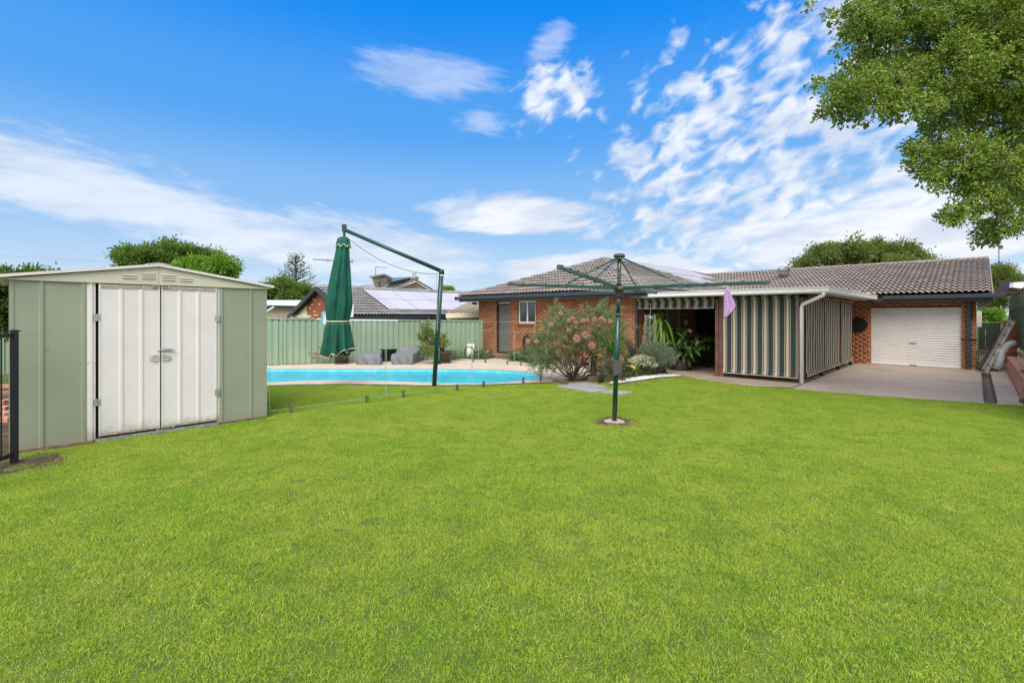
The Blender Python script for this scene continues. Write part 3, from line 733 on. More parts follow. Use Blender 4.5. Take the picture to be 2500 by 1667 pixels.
# garage wall (faces -X), y = 0 .. 7.5
ga, gb = U(2347.5, 800, UG).y, U(2126, 800, UG).y; gz = U(2230, 750, UG).z
brick_field((UG, 0.02, 0), (0, 1, 0), (-1, 0, 0), VS - .02, 2.2, [(ga - .02, gb - .02, 0, gz)])
gw = MB(); gw.box(UG, UG + .1, .02, ga, 0, 2.2); gw.box(UG, UG + .1, ga, gb, gz, 2.2); gw.box(UG, UG + .1, gb, VS, 0, 2.2)
gw.box(UG + .1, 32, .02, .12, 0, 2.2); gw.build('wall', 'mortar', house)
# gable wall facing the side path
gm_ = MB(); gm_.extrude([(UG, .02, 2.2), (32, .02, 2.2), (26.0, .02, 3.6)], (0, .1, 0)); gm_.build('gable', 'mortar', house)
# soldier course under the window
for k in range(9):
    yy = wB + (k + .5) * (wA - wB) / 9
    bricks.append(Matrix.Translation((UW - .02, yy, wz0 - .045)) @ Matrix.Rotation(R(14), 4, 'Y') @ Matrix.Diagonal((.13, (wA - wB) / 9 - .012, .07, 1)))
pieces('brick', 'brick_courses', BOXV, BOXF, bricks, 'brick', house)
# step of terracotta blocks under the security door
for k in range(4):
    y = dB - .06 + k * (dA - dB + .12) / 4
    MB().box(UW - .22, UW - .012, y + .006, y + (dA - dB + .12) / 4 - .006, .0, dz0 - .02).build('step_block', 'terracotta', house, bevel=.008)
# security door with diamond lattice
MB().box(UW + .10, UW + .13, dB, dA, dz0, 2.18).build('door_panel', 'white_paint', house)
fr = MB(); 
for (a, b, c, d) in ((dB, dB + .05, dz0, 2.1), (dA - .05, dA, dz0, 2.1), (dB + .05, dA - .05, 2.05, 2.1), (dB + .05, dA - .05, dz0, dz0 + .07)): fr.box(UW + .05, UW + .09, a, b, c, d)
door = fr.build('security_door', 'dark_brown', house)
lat = MB(); y0_, y1_, z0_, z1_ = dB + .05, dA - .05, dz0 + .07, 2.05
sp_ = .115
k = -20
while k < 45:
    for sgn in (1, -1):
        pts_ = []
        # line z = z0_ + k*sp_ + sgn*1.6*(y - y0_)
        c0 = z0_ + k * sp_; sl = 1.35 * sgn
        ya, yb = y0_, y1_
        za_, zb_ = c0, c0 + sl * (yb - ya)
        def clip(z_lim, hi):
            pass
        t0, t1 = 0.0, 1.0; dzz = zb_ - za_
        lo, hi = (z0_ - za_) / dzz, (z1_ - za_) / dzz
        if lo > hi: lo, hi = hi, lo
        t0, t1 = max(t0, lo), min(t1, hi)
        if t1 - t0 > .04:
            lat.bar((UW + .07, ya + (yb - ya) * t0, za_ + dzz * t0), (UW + .07, ya + (yb - ya) * t1, za_ + dzz * t1), .019, .006, up=(1, 0, 0))
    k += 1
lat.build('lattice', 'black', door)
# window
wf = MB(); x = UW + .03
for (a, b, c, d) in ((wB, wB + .05, wz0, wz1), (wA - .05, wA, wz0, wz1), (wB + .05, wA - .05, wz1 - .05, wz1), (wB + .05, wA - .05, wz0, wz0 + .055), ((wA + wB) / 2 - .028, (wA + wB) / 2 + .028, wz0 + .055, wz1 - .05)): wf.box(x, x + .05, a, b, c, d)
win = wf.build('window', 'white_paint', house)
for a, b in ((wB + .05, (wA + wB) / 2 - .028), ((wA + wB) / 2 + .028, wA - .05)): MB().box(x + .02, x + .026, a, b, wz0 + .055, wz1 - .05).build('pane', 'pane', win)
# lattice door and dark curtain on the patio side wall
pd = MB(); yy = VS - .03
for a, b in ((lx0, lx0 + .07), (lx1 - .07, lx1)): pd.box(a, b, yy, yy + .05, .02, 2.1)
pd.box(lx0 + .07, lx1 - .07, yy, yy + .05, 2.03, 2.1)
o = pd.build('patio_door', 'soffit', house); MB().box(lx0 + .07, lx1 - .07, yy + .02, yy + .04, .02, 2.03).build('screen', 'dark_brown', o)
lt2 = MB(); nn = 16
for k in range(-nn, 40):
    for sgn in (1, -1):
        za_ = .02 + k * .13; zb_ = za_ + sgn * 1.3 * (lx1 - lx0 - .14); lo, hi = (.02 - za_) / (zb_ - za_), (2.03 - za_) / (zb_ - za_)
        if lo > hi: lo, hi = hi, lo
        t0, t1 = max(0, lo), min(1, hi)
        if t1 - t0 > .05:
            xa, xb = lx0 + .07, lx1 - .07; lt2.bar((xa + (xb - xa) * t0, yy + .01, za_ + (zb_ - za_) * t0), (xa + (xb - xa) * t1, yy + .01, za_ + (zb_ - za_) * t1), .014, .006, up=(0, 1, 0))
lt2.build('lattice', 'soffit', o)
cu = MB(); nseg = 30
for i in range(nseg + 1):
    xx = nx0 + (nx1 - nx0) * i / nseg; yo = VS - .06 + .02 * math.sin(i * 1.9); cu.v += [(xx, yo, .75), (xx, yo, 2.1)]
cu.f = [(2 * i, 2 * i + 2, 2 * i + 3, 2 * i + 1) for i in range(nseg)]; cu.mi = [0] * nseg; 
o = cu.build('curtain', 'navy', house, True)
# ---- roofs
ZE, EU, EV0, EV1 = 2.40, 12.65, 6.82, 15.28         # eave height and extents of the hipped wing
RU0, RV, RZ = EU + 4.23, 11.05, 3.95                # start of its ridge
GE, GZ, GR, GRZ, GV0 = 19.7, 2.30, 26.0, 3.82, -.32  # garage eave, ridge, gable edge
s_main = (RZ - ZE) / 4.23; s_gar = (GRZ - GZ) / (GR - GE)
zm = lambda v: RZ - s_main * abs(RV - v); zg = lambda u: GZ + s_gar * (u - GE)
rb = MB()
rb.add([(EU, EV0, ZE), (EU, EV1, ZE), (RU0, RV, RZ)], [(0, 1, 2)]); rb.add([(EU, EV0, ZE), (RU0, RV, RZ), (27, RV, RZ), (27, EV0, ZE)], [(0, 1, 2, 3)])
rb.add([(EU, EV1, ZE), (27, EV1, ZE), (27, RV, RZ), (RU0, RV, RZ)], [(0, 1, 2, 3)])
rb.add([(GE, GV0, GZ), (GE, 7.4, GZ), (GR, 15.2, GRZ), (GR, GV0, GRZ)], [(0, 1, 2, 3)])
rb.add([(GR, GV0, GRZ), (GR, 15.2, GRZ), (32.3, 15.2, GZ), (32.3, GV0, GZ)], [(0, 1, 2, 3)])
roof = rb.build('roof', 'dark_brown', house)
tw, ex = .30, .40
# tile template: two barrel waves, lifted front lip
def tile_tpl(wd, el_, waves=2, seg=5, lift=.062):
    vs, fs = [], []; n_ = waves * seg
    prof = lambda s_: .046 * max(0, math.sin(math.pi * min(1, ((s_ * waves) % 1.0) / .80))) ** .8
    for i in range(n_ + 1):
        s_ = i / n_; h = prof(s_ if i < n_ else 0)
        vs += [(s_ * wd, 0, h + lift), (s_ * wd, el_ + .03, h + .006), (s_ * wd, .004, h + lift - .020)]
    for i in range(n_):
        a, b = 3 * i, 3 * (i + 1); fs += [(a, b, b + 1, a + 1), (a + 2, b + 2, b, a)]
    return np.array(vs), np.array(fs)
tiles = []
def tile_rows(org, along, up, ncol, nrow, expo, ok):
    al, upv = Vector(along).normalized(), Vector(up).normalized(); nr_ = al.cross(upv)
    if nr_.z < 0: nr_ = -nr_
    rot = Matrix((al, upv, al.cross(upv))).transposed().to_4x4()
    for r in range(nrow):
        for c in range(ncol):
            p = Vector(org) + al * (c * tw) + upv * (r * expo)
            ctr = p + al * tw / 2 + upv * expo / 2
            if ok(ctr): tiles.append(Matrix.Translation(p + nr_ * random.uniform(.004, .009)) @ rot @ Matrix.Diagonal((1, expo / ex, 1, 1)))
# garage front slope: al must give al x up pointing up: along -Y, up (+X,+Z)
upG = Vector((GR - GE, 0, GRZ - GZ)); lenG = upG.length; nG = 15
tile_rows((GE - .05, 12.0, GZ + .0), (0, -1, 0), upG, int((12.0 - GV0) / tw) + 1, nG, (lenG + .05) / nG, lambda p: p.y > GV0 - .05 and p.y < RV + .3 and (p.y < EV0 + .1 or zm(p.y) < zg(p.x) + .03))
# hip end slope
upH = Vector((RU0 - EU, 0, RZ - ZE)); nH = 12
tile_rows((EU - .05, EV1, ZE), (0, -1, 0), upH, int((EV1 - EV0) / tw) + 1, nH, (upH.length + .05) / nH, lambda p: abs(p.y - RV) < 4.23 * (1 - (p.x - EU) / (RU0 - EU)) + .05)
# slope facing -Y of the bedroom wing
upS = Vector((0, RV - EV0, RZ - ZE))
tile_rows((EU, EV0 - .05, ZE), (1, 0, 0), upS, 48, nH, (upS.length + .05) / nH, lambda p: (p.x - EU) > (p.y - EV0) - .05 and (p.x < GE or zg(p.x) < zm(p.y) + .05) and p.x < 26.3)
tv, tf = tile_tpl(tw, ex)
pieces('roof_tile', 'roof_tiles', tv, tf, tiles, 'tile', house)
# ridge and hip caps
def caps(a, b, step=.40, r=.155):
    a, b = Vector(a), Vector(b); d = (b - a); n_ = int(d.length / step); d.normalize(); out = []
    for k in range(n_ + 1):
        p = a + d * (k * step); q = a + d * min((k + 1) * step + .04, (b - a).length)
        if (q - p).length < .1: continue
        side = d.cross(Vector((0, 0, 1))).normalized(); upx = side.cross(d)
        m_ = MB(); n2 = 6; ring = []
        for e, lift in ((p, .035), (q, .015)):
            for j in range(n2 + 1):
                an = math.pi * j / n2; m_.v.append(tuple(e + side * math.cos(an) * r + upx * (math.sin(an) * r * .6 + lift - .045)))
        m_.f = [(j, j + 1, n2 + 1 + j + 1, n2 + 1 + j) for j in range(n2)] + [tuple(range(n2 + 1))]; m_.mi = [0] * len(m_.f)
        m_.build('ridge_cap', 'tile', house)
caps((EU, EV1, ZE + .02), (RU0, RV, RZ + .03)); caps((EU, EV0, ZE + .02), (RU0, RV, RZ + .03)); caps((RU0, RV, RZ + .03), (25.8, RV, RZ + .03)); caps((GR, GV0, GRZ + .03), (GR, RV - .1, GRZ + .03))
# verge of the garage gable
MB().extrude([(GE - .05, GV0 - .03, GZ - .12), (GE - .05, GV0 - .03, GZ + .03), (GR, GV0 - .03, GRZ + .03), (GR, GV0 - .03, GRZ - .12)], (0, .03, 0)).build('verge_board', 'tile', house)
# gutters and fascias
gt = MB(); gt.box(EU - .13, EU, EV0 - .0, EV1 + .13, ZE - .11, ZE + .01); gt.box(EU - .13, 27, EV1, EV1 + .13, ZE - .12, ZE); gt.build('gutter', 'gutter_dark', house, bevel=.008)
MB().box(EU, EU + .02, EV0, EV1, ZE - .20, ZE - .11).build('fascia', 'gutter_dark', house)
MB().box(EU + .02, UW + .1, EV0 + .15, EV1 - .02, ZE - .17, ZE - .15).build('soffit', 'soffit', house)
gt = MB(); gt.box(GE - .13, GE, GV0 - .28, 2.2, GZ - .13, GZ - .02); gt.build('gutter', 'gutter_dark', house, bevel=.008)
MB().box(GE, GE + .02, GV0 - .02, 2.6, GZ - .22, GZ - .12).build('fascia', 'gutter_dark', house)
MB().box(GE + .02, UG + .05, GV0, 7.4, GZ - .13, GZ - .115).build('soffit', 'soffit', house)
MB().box(GE + .02, GE + .5, GV0 + .06, -.02, GZ - .40, GZ - .14).build('shaded_eave_box', 'dark_brown', house)  # dark brown puts the shade under the eave corner into the colour
# downpipes
MB().box(UW - .09, UW - .01, VS - .10, VS - .02, 0, ZE - .2).build('downpipe', 'gutter_dark', house)
y_dp = U(2365, 800, UG - .08).y
dp = MB(); dp.box(UG - .10, UG - .01, y_dp - .055, y_dp + .055, 0, GZ - .12); dp.build('downpipe', 'gutter_dark', house, bevel=.006)
br = MB(); zb = U(2365, 829, UG).z; br.bar((UG - .11, y_dp - .16, zb), (UG - .11, y_dp + .16, zb), .012, .03); br.lathe((UG - .06, y_dp - .16, zb - .02), [(.02, 0), (.02, .04)], 8); br.lathe((UG - .06, y_dp + .16, zb - .02), [(.02, 0), (.02, .04)], 8); br.build('pipe_bracket', 'black', house)
# roller door of curved slats
gd = MB(); xg = UG + .06; nS = 23; hS = (gz - .12) / nS
rd = MB().box(xg + .03, xg + .05, ga - .0, gb + .0, 0, gz).build('garage_door', 'dark_gap', house)
prof = [(.012, 0), (0.0, .012), (-.012, .03), (-.012, hS - .022), (-.004, hS - .012), (.012, hS - .006)]
sm = MB()
for i, (dx_, dz_) in enumerate(prof): sm.v += [(dx_, 0, dz_), (dx_, gb - ga, dz_)]
sm.f = [(2 * i, 2 * i + 1, 2 * i + 3, 2 * i + 2) for i in range(len(prof) - 1)]; sm.mi = [0] * len(sm.f)
slat_me = sm.mesh('slat'); slat_me.materials.append(MT['white_paint'])
for k in range(nS):
    o = bpy.data.objects.new('slat', slat_me); COL.objects.link(o); o.matrix_basis = Matrix.Translation((xg + .012, ga, .12 + k * hS)); attach(o, rd)
MB().box(xg - .012, xg + .02, ga, gb, .015, .12).build('bottom_rail', 'white_paint', rd, bevel=.006)
hp = U(2229, 836.5, UG); hl_ = MB(); hl_.box(xg - .03, xg - .003, hp.y - .09, hp.y + .09, hp.z - .02, hp.z + .02); hl_.build('handle', 'silver', rd, bevel=.005)
lk = MB(); ym = (ga + gb) / 2; lk.bar((xg - .03, ym - .08, .05), (xg - .03, ym + .1, .05), .02, .02); lk.box(xg - .03, xg - .012, ym - .03, ym + .03, .03, .07); lk.build('latch', 'silver', rd)
# flood light under the left eave corner
q = U(1160, 740, UW - .3); fl = MB(); fl.tube([(UW - .3, q.y, ZE - .15), (UW - .3, q.y, ZE - .22)], .012, 6); fl.obox((UW - .33, q.y, ZE - .27), (.05, 0, -.02), (0, .11, 0), (.01, 0, .03)); fl.build('floodlight', 'grey_plastic', house)
mb = V(2388, 770, .0); MB().box(23.0, 23.3, -.12, .015, 1.25, 1.8).build('meter_box', 'white_paint', house, bevel=.01)
# mast on the gable end
a_ = P(2413, 645, 17.9); mp = MB(); b0 = Vector((24.2, GV0 - .05, 3.45)); mp.tube([b0, b0 + Vector((0, -.13, 0)), b0 + Vector((.0, -.19, .06)), b0 + Vector((0, -.19, .72))], .014, 6); mp.box(24.14, 24.26, GV0 - .34, GV0 - .25, 4.0, 4.12); mp.build('service_mast', 'grey_plastic', house)
# rooftop: turbine vent and solar panels stand on the roof as things of their own
tvx = Vector((23.6, 6.15, 0)); tvx = P(1913, 680, 21.2); zt = zg(tvx.x); tvr = empty('turbine_vent', (tvx.x, tvx.y, zt), 'grey spinning turbine vent on the brown tiled roof', 'roof vent')
MB().obox((tvx.x, tvx.y, zt + .03), Vector((.26, 0, .26 * s_gar)), (0, .28, 0), (0, 0, .01)).build('flashing', 'white_paint', tvr)
MB().lathe((tvx.x, tvx.y, zt - .05), [(.19, 0), (.19, .28), (.20, .28), (.20, .30)], 20).build('neck', 'vent_grey', tvr, True)
for k in range(20):
    a0 = 2 * math.pi * k / 20; fnv = MB(); pr_ = [(.19, .30), (.245, .38), (.25, .45), (.20, .53), (.08, .57)]
    for i, (r_, z_) in enumerate(pr_):
        aa = a0 + i * .10
        for dd in (0, .26): fnv.v.append((tvx.x + (r_ - dd * .07) * math.cos(aa + dd), tvx.y + (r_ - dd * .07) * math.sin(aa + dd), zt + z_))
    fnv.f = [(2 * i, 2 * i + 1, 2 * i + 3, 2 * i + 2) for i in range(len(pr_) - 1)]; fnv.mi = [0] * len(fnv.f); fnv.build('vane', 'vent_grey', tvr)
MB().lathe((tvx.x, tvx.y, zt + .56), [(.09, 0), (.07, .02), (.01, .03)], 14).build('vent_cap', 'vent_grey', tvr, True)
def solar(name, label, org, along, up, nx_, ny_, pw, ph, group=None, mat='solar', gap=.02):
    root = empty(name, org, label, 'solar panels', group); al, upv = Vector(along).normalized(), Vector(up).normalized(); nrm = al.cross(upv); nrm = nrm if nrm.z > 0 else -nrm
    fm = MB()
    for i in range(nx_):
        for j in range(ny_):
            c = Vector(org) + al * ((i + .5) * pw) + upv * ((j + .5) * ph) + nrm * .10
            MB().obox(c, al * (pw / 2 - gap), upv * (ph / 2 - gap), nrm * .018).build('panel', mat, root)
            fm.obox(c - nrm * .012, al * (pw / 2 - .004), upv * (ph / 2 - .004), nrm * .018)
    fm.build('frame', 'black', root)
    return root
solar('solar_array', 'upper row of pale solar panels high on the brick house roof behind the clothes hoist', (18.7, RV - 1.62, zm(RV - 1.62)), (1, 0, 0), upS, 6, 1, 1.0, 1.62)
solar('solar_array', 'lower row of pale solar panels near the white patio roof on the brick house', (19.0, RV - 3.28, zm(RV - 3.28)), (1, 0, 0), upS, 3, 1, 1.0, 1.62)

# ================================================================== PATIO COVER
PZ0, PZ1 = 2.16, 2.31
PU0, PV0 = 12.72, 2.42
pc = empty('patio_cover', (13.3, 3.0, 0), 'flat white patio roof with deep white gutter on brown posts', 'patio roof')
rp = MB(); rp.box(PU0 + .10, GE + .3, PV0 + .10, VS - .02, PZ1 - .05, PZ1 - .02); rp.build('roof_sheet', 'white_paint', pc)
sf = MB(); sf.box(PU0 + .10, UG - .02, PV0 + .10, VS - .02, PZ1 - .13, PZ1 - .10)
for k in range(9): sf.box(PU0 + .12, UG - .03, PV0 + .3 + k * .52, PV0 + .33 + k * .52, PZ1 - .16, PZ1 - .13)
sf.build('ceiling', 'render_cream', pc)
YL = U(1567, 705, PU0).y
def gutter_run(pts_, nrm_):
    g_ = MB(); 
    return g_
gu = MB(); gu.extrude([(PU0, PV0, PZ0), (PU0 - .03, PV0 - .03, PZ0 + .03), (PU0 - .03, PV0 - .03, PZ1 - .03), (PU0 - .05, PV0 - .05, PZ1 - .02), (PU0 - .05, PV0 - .05, PZ1), (PU0 + .10, PV0 + .1, PZ1), (PU0 + .10, PV0 + .1, PZ0)], (0, YL - PV0, 0))
gu.build('gutter', 'white_paint', pc)
gx1 = 19.62
gu = MB(); gu.extrude([(PU0, PV0, PZ0), (PU0 - .03, PV0 - .03, PZ0 + .03), (PU0 - .03, PV0 - .03, PZ1 - .03), (PU0 - .05, PV0 - .05, PZ1 - .02), (PU0 - .05, PV0 - .05, PZ1), (PU0 + .10, PV0 + .1, PZ1), (PU0 + .10, PV0 + .1, PZ0)], (gx1 - PU0, -.05, 0))
gu.build('gutter', 'white_paint', pc)
bm_ = MB(); bm_.box(UW + .0, UW + .06, 3.0, VS - .15, PZ0 - .06, PZ0 + .05); bm_.box(UW, 19.4, 3.0, 3.06, PZ0 - .06, PZ0 + .05); bm_.build('beam', 'brown_post', pc)
posts = []
pA = U(1752, 915, UW)
for (x_, y_, m_) in [(UW, pA.y - .02, 'brown_post'), (UW, 3.0, 'brown_post'), (15.25, 3.0, 'black'), (17.4, 3.0, 'black'), (19.35, 3.0, 'black')]:
    MB().box(x_, x_ + .09, y_, y_ + .09, 0, PZ0 + .0).build('post', m_, pc, bevel=.006)
pB = U(1771, 905, UW)
MB().box(UW + .005, UW + .085, pA.y - .16, pA.y - .03, 0, PZ0).build('post', 'brown_post', pc, bevel=.01)
dpp = MB(); c0 = P(1957, 936, 11.45); c0.z = 0; top = Vector((PU0 + .02, PV0 + .06, PZ0)); 
el1 = Vector((c0.x, c0.y, U(1957, 745, c0.x).z)); dpp.tube([(top.x, top.y, top.z + .03), (top.x + .01, top.y + .02, top.z - .05), tuple(el1 + Vector((-.02, -.03, .02))), tuple(el1 + Vector((0, 0, -.06))), (c0.x, c0.y, .02)], .043, 12)
dpp.build('downpipe', 'white_paint', pc, True)
# ---- striped blinds
def blind(name, label, p0, p1, z0, z1, mat, roll=True, group=None):
    root = empty(name, (p0[0], p0[1], z0), label, 'outdoor blind', group)
    p0, p1 = Vector((*p0, 0)), Vector((*p1, 0)); d = p1 - p0; L_ = d.length; d.normalize(); nrm = Vector((-d.y, d.x, 0)); nrm = nrm if nrm.dot(FW) < 0 else -nrm
    nx_, nz_ = max(8, int(L_ / .06)), 14; m_ = MB()
    for j in range(nz_ + 1):
        for i in range(nx_ + 1):
            s_ = L_ * i / nx_; z = z0 + .1 + (z1 - z0 - .1) * j / nz_
            off = .006 * math.sin(s_ * 6.3 + j * .25) * (.4 + .6 * math.sin(math.pi * j / nz_)) + .002 * math.sin(s_ * 15 + j * .9)
            q_ = p0 + d * s_ + nrm * off; m_.v.append((q_.x, q_.y, z))
    m_.f = [(j * (nx_ + 1) + i, j * (nx_ + 1) + i + 1, (j + 1) * (nx_ + 1) + i + 1, (j + 1) * (nx_ + 1) + i) for j in range(nz_) for i in range(nx_)]; m_.mi = [0] * len(m_.f)
    m_.build('fabric', mat, root, True)
    # skirt below the batten and the roll at the top
    sk = MB(); sag = .012
    for i in range(nx_ + 1):
        s_ = L_ * i / nx_; q_ = p0 + d * s_; zz = z0 + sag * math.sin(s_ * 9)
        for off, z in ((.012, z0 + .1), (.035, z0 + .07), (.028, zz), (.022, zz)): r_ = q_ + nrm * off; sk.v.append((r_.x, r_.y, z))
    sk.f = [(4 * i + k, 4 * i + 4 + k, 4 * i + 5 + k, 4 * i + 1 + k) for i in range(nx_) for k in range(3)]; sk.mi = [0] * len(sk.f); sk.build('skirt', mat, root, True)
    bt = MB(); bt.bar(p0 + Vector((0, 0, z0 + .01)) + nrm * .03, p1 + Vector((0, 0, z0 + .01)) + nrm * .03, .012, .012); bt.build('batten', 'cream_trim', root)
    rl = MB(); rl.tube([p0 + Vector((0, 0, z1 - .02)) + nrm * .03, p1 + Vector((0, 0, z1 - .02)) + nrm * .03], .045, 10); rl.build('roll', mat, root, True)
    return root
xb = UW - .03
blind('roller_blind', 'wide dark green and cream striped blind behind the lilac towel', (xb, 3.10), (xb, pA.y - .16), .12, PZ0 - .03, 'stripe_v')
blind('roller_blind', 'short striped blind rolled most of the way up above the potted plants', (xb, pA.y + .08), (xb, VS - .10), U(1650, 754, xb).z, PZ0 - .02, 'stripe_v')
for a, b, lb in ((13.33, 15.22, 'nearest side blind, beside the white downpipe'), (15.37, 17.37, 'middle one of the three striped side blinds'), (17.52, 19.32, 'striped side blind closest to the garage door')):
    blind('roller_blind', lb, (a, 2.985), (b, 2.985), .16, PZ0 - .03, 'stripe_u', group='striped side blinds of the patio')
lt = empty('batten_light', (16.2, 5.4, 2.1), 'white fluorescent batten under the patio ceiling', 'light')
lq = P(1698, 737, 15.5); MB().box(lq.x - .03, lq.x + .03, lq.y - .3, lq.y + .3, 2.10, 2.15).build('light_body', 'white_paint', lt)

# black round plate on the garage wall
q = U(2096, 792.5, UG - .06); dk = MB(); nd = 32; rr_ = .245
vs = [(UG - .05, q.y + rr_ * math.cos(2 * math.pi * k / nd), q.z + rr_ * math.sin(2 * math.pi * k / nd)) for k in range(nd)]
o = MB().extrude(vs, (-.035, 0, 0)).build('wall_disc', 'dark_gap', None); tag(o, 'round black disc mounted on the brick beside the garage door', 'wall disc')
# hose reel on the wing wall
q = U(1287, 836, UW - .1); hr = empty('wall_hose', (q.x, q.y, 0), 'black garden hose coiled on its hanger on the brick wall', 'hose')
m_ = MB(); pts_ = []
for k in range(121):
    a = 2 * math.pi * k / 24; r_ = .19 + .02 * math.sin(k * .37); pts_.append((q.x - .03 + .05 * k / 120, q.y + r_ * math.cos(a), q.z + .26 * r_ / .2 * math.sin(a)))
m_.tube(pts_, .014, 6); m_.build('coil', 'hose', hr, True)
MB().tube([(q.x, q.y, q.z + .3), (q.x, q.y + .02, q.z + .1), (q.x - .05, q.y, q.z)], .03, 8).build('hanger', 'grey_plastic', hr)
m_ = MB(); m_.tube([(q.x, q.y + .15, q.z - .15), (q.x, q.y + .42, q.z - .3), (q.x, q.y + .5, q.z - .5), (q.x - .05, q.y + .3, .12)], .012, 6); m_.build('hose_tail', 'hose', hr, True)

# ================================================================== GARDEN SHED
VSH = 8.26
su = lambda px: V(px, 800, VSH).x
sz = lambda px, py: V(px, py, VSH).z
SX0, SX1, SZ = su(24), su(650), 2.09; SXM = su(386.5)
shed = empty('garden_shed', (SXM, VSH, 0), 'pale green steel garden shed with white double doors and cream gable', 'shed')
def wall_panel(xa, xb, ribs, mat, z0=.03, z1=SZ, y=VSH, name='wall_panel'):
    m_ = MB(); m_.box(xa, xb, y, y + .02, z0, z1)
    for r in ribs: m_.extrude([(r - .028, y, z0), (r - .014, y - .014, z0), (r + .014, y - .014, z0), (r + .028, y, z0)], (0, 0, z1 - z0))
    return m_.build(name, mat, shed)
DL, DR, DM = su(238), su(528), su(391.5)
wall_panel(SX0, su(108), [su(106) - .015], 'shed_green'); wall_panel(su(108) + .003, su(209), [su(207) - .01], 'shed_green')
wall_panel(su(209) + .003, DL - .02, [su(222)], 'shed_white', name='jamb'); wall_panel(DR + .012, su(537), [], 'shed_white', name='jamb')
wall_panel(su(537) + .003, su(607), [su(541)], 'shed_green'); wall_panel(su(607) + .003, SX1, [su(607) + .03], 'shed_green')
MB().box(DL - .02, DR + .012, VSH + .03, VSH + .05, 0, SZ).build('dark_inside', 'dark_gap', shed)
sd_ = MB(); sd_.box(SX0, SX0 + .02, VSH + .02, VSH + 2.2, .03, SZ); sd_.box(SX1 - .02, SX1, VSH + .02, VSH + 2.2, .03, SZ); sd_.box(SX0, SX1, VSH + 2.2, VSH + 2.22, .03, SZ)
for k in range(3): sd_.box(SX0 - .012, SX0, VSH + .4 + k * .7, VSH + .44 + k * .7, .03, SZ); sd_.box(SX1, SX1 + .012, VSH + .4 + k * .7, VSH + .44 + k * .7, .03, SZ)
sd_.build('side_wall', 'shed_green', shed)
for xs in (SX0 + .012, SX1 - .012): MB().box(xs - .02, xs + .02, VSH - .008, VSH, .03, SZ).build('corner_trim', 'shed_green', shed)
# screws
scw = MB()
for px_, pys in ((95, (851,)), (115, (851,)), (197, (885, 644 + 42)), (215, (884, 1083)), (233, (883, 1083)), (537, (757, 771, 927, 942)), (545, (867,)), (599, (866,)), (612, (865,)), (95, (1102,)), (115, (1100,)), (197, (1087,))):
    for py_ in pys: scw.lathe((su(px_), VSH - .004, sz(px_, py_) - .007), [(.007, 0), (.007, .012)], 6)
scw.build('screws', 'galv', shed)
# gable, louvres
zt_ = 2.33
for a, b, zl in ((SX0 - .02, SXM - .002, 0), (SXM + .002, SX1 + .02, 1)):
    pts_ = [(a, VSH - .03, SZ + (.0 if not zl else zt_ - SZ)), (a, VSH - .03, SZ - .015), (b, VSH - .03, SZ - .015), (b, VSH - .03, zt_ if not zl else SZ)]
    MB().extrude(pts_, (0, .025, 0)).build('gable', 'shed_cream', shed)
for (pa, pb, ya, nl) in ((297, 333, 672.5, 2), (344, 378, 668.5, 3), (394, 427, 672, 3), (437, 469, 680, 2)):
    for k in range(nl):
        z_ = sz((pa + pb) / 2, ya) - k * .032
        lo_ = MB(); xa, xb_ = su(pa), su(pb)
        lo_.add([(xa, VSH - .031, z_ + .008), (xb_, VSH - .031, z_ + .008), (xb_, VSH - .045, z_ - .006), (xa, VSH - .045, z_ - .006)], [(0, 1, 2, 3)]); lo_.build('louvre', 'shed_cream', shed)
        MB().box(xa + .005, xb_ - .005, VSH - .033, VSH - .0305, z_ - .010, z_ - .003).build('louvre_slot', 'dark_gap', shed)
# roof with thin folded front edge
RT_ = .035
for sgn, xe in ((-1, SX0 - .10), (1, SX1 + .10)):
    a = Vector((SXM, VSH - .07, zt_ + .005)); b = Vector((xe, VSH - .07, SZ + .005)); m_ = MB()
    m_.extrude([a, b, b + Vector((0, 0, RT_)), a + Vector((0, 0, RT_))], (0, 2.45, 0)); rr = m_.build('roof_sheet', 'shed_white', shed)
MB().extrude([(SXM - .14, VSH - .075, zt_ + RT_ - .014), (SXM, VSH - .075, zt_ + RT_ + .008), (SXM + .14, VSH - .075, zt_ + RT_ - .014), (SXM + .14, VSH - .075, zt_ + RT_ - .004), (SXM, VSH - .075, zt_ + RT_ + .02), (SXM - .14, VSH - .075, zt_ + RT_ - .004)], (0, 2.45, 0)).build('ridge_flashing', 'shed_white', shed)
# doors
def shed_door(a, b, ribs, hinge_left):
    d = MB(); y = VSH - .02; z0, z1 = .07, SZ - .03
    d.box(a, b, y, y + .018, z0, z1)
    for r in ribs: d.extrude([(r - .03, y, z0 + .03), (r - .012, y - .010, z0 + .03), (r + .012, y - .010, z0 + .03), (r + .03, y, z0 + .03)], (0, 0, z1 - z0 - .085))
    d.box(a, a + .018, y - .006, y, z0, z1); d.box(b - .018, b, y - .006, y, z0, z1)
    o = d.build('door', 'shed_white', shed)
    MB().box(a + .02, b - .02, y - .008, y - .001, z1 - .05, z1 - .004).build('top_rail', 'rust', o); MB().box(a + .02, b - .02, y - .008, y - .001, z0 + .002, z0 + .035).build('bottom_rail', 'rust', o)
    hx = a - .012 if hinge_left else b + .012
    for zz in (sz(234, 775) if hinge_left else sz(530, 777), sz(234, 982) if hinge_left else sz(530, 957)):
        h = MB(); h.box(hx - .035, hx + .03, y - .008, y - .003, zz - .045, zz + .045); h.tube([(hx, y - .010, zz - .045), (hx, y - .010, zz + .045)], .007, 6)
        for q_ in (-.03, 0, .03): h.lathe((hx - .02, y - .012, zz + q_ - .004), [(.005, 0), (.005, .008)], 6)
        h.build('hinge', 'galv', o)
    return o
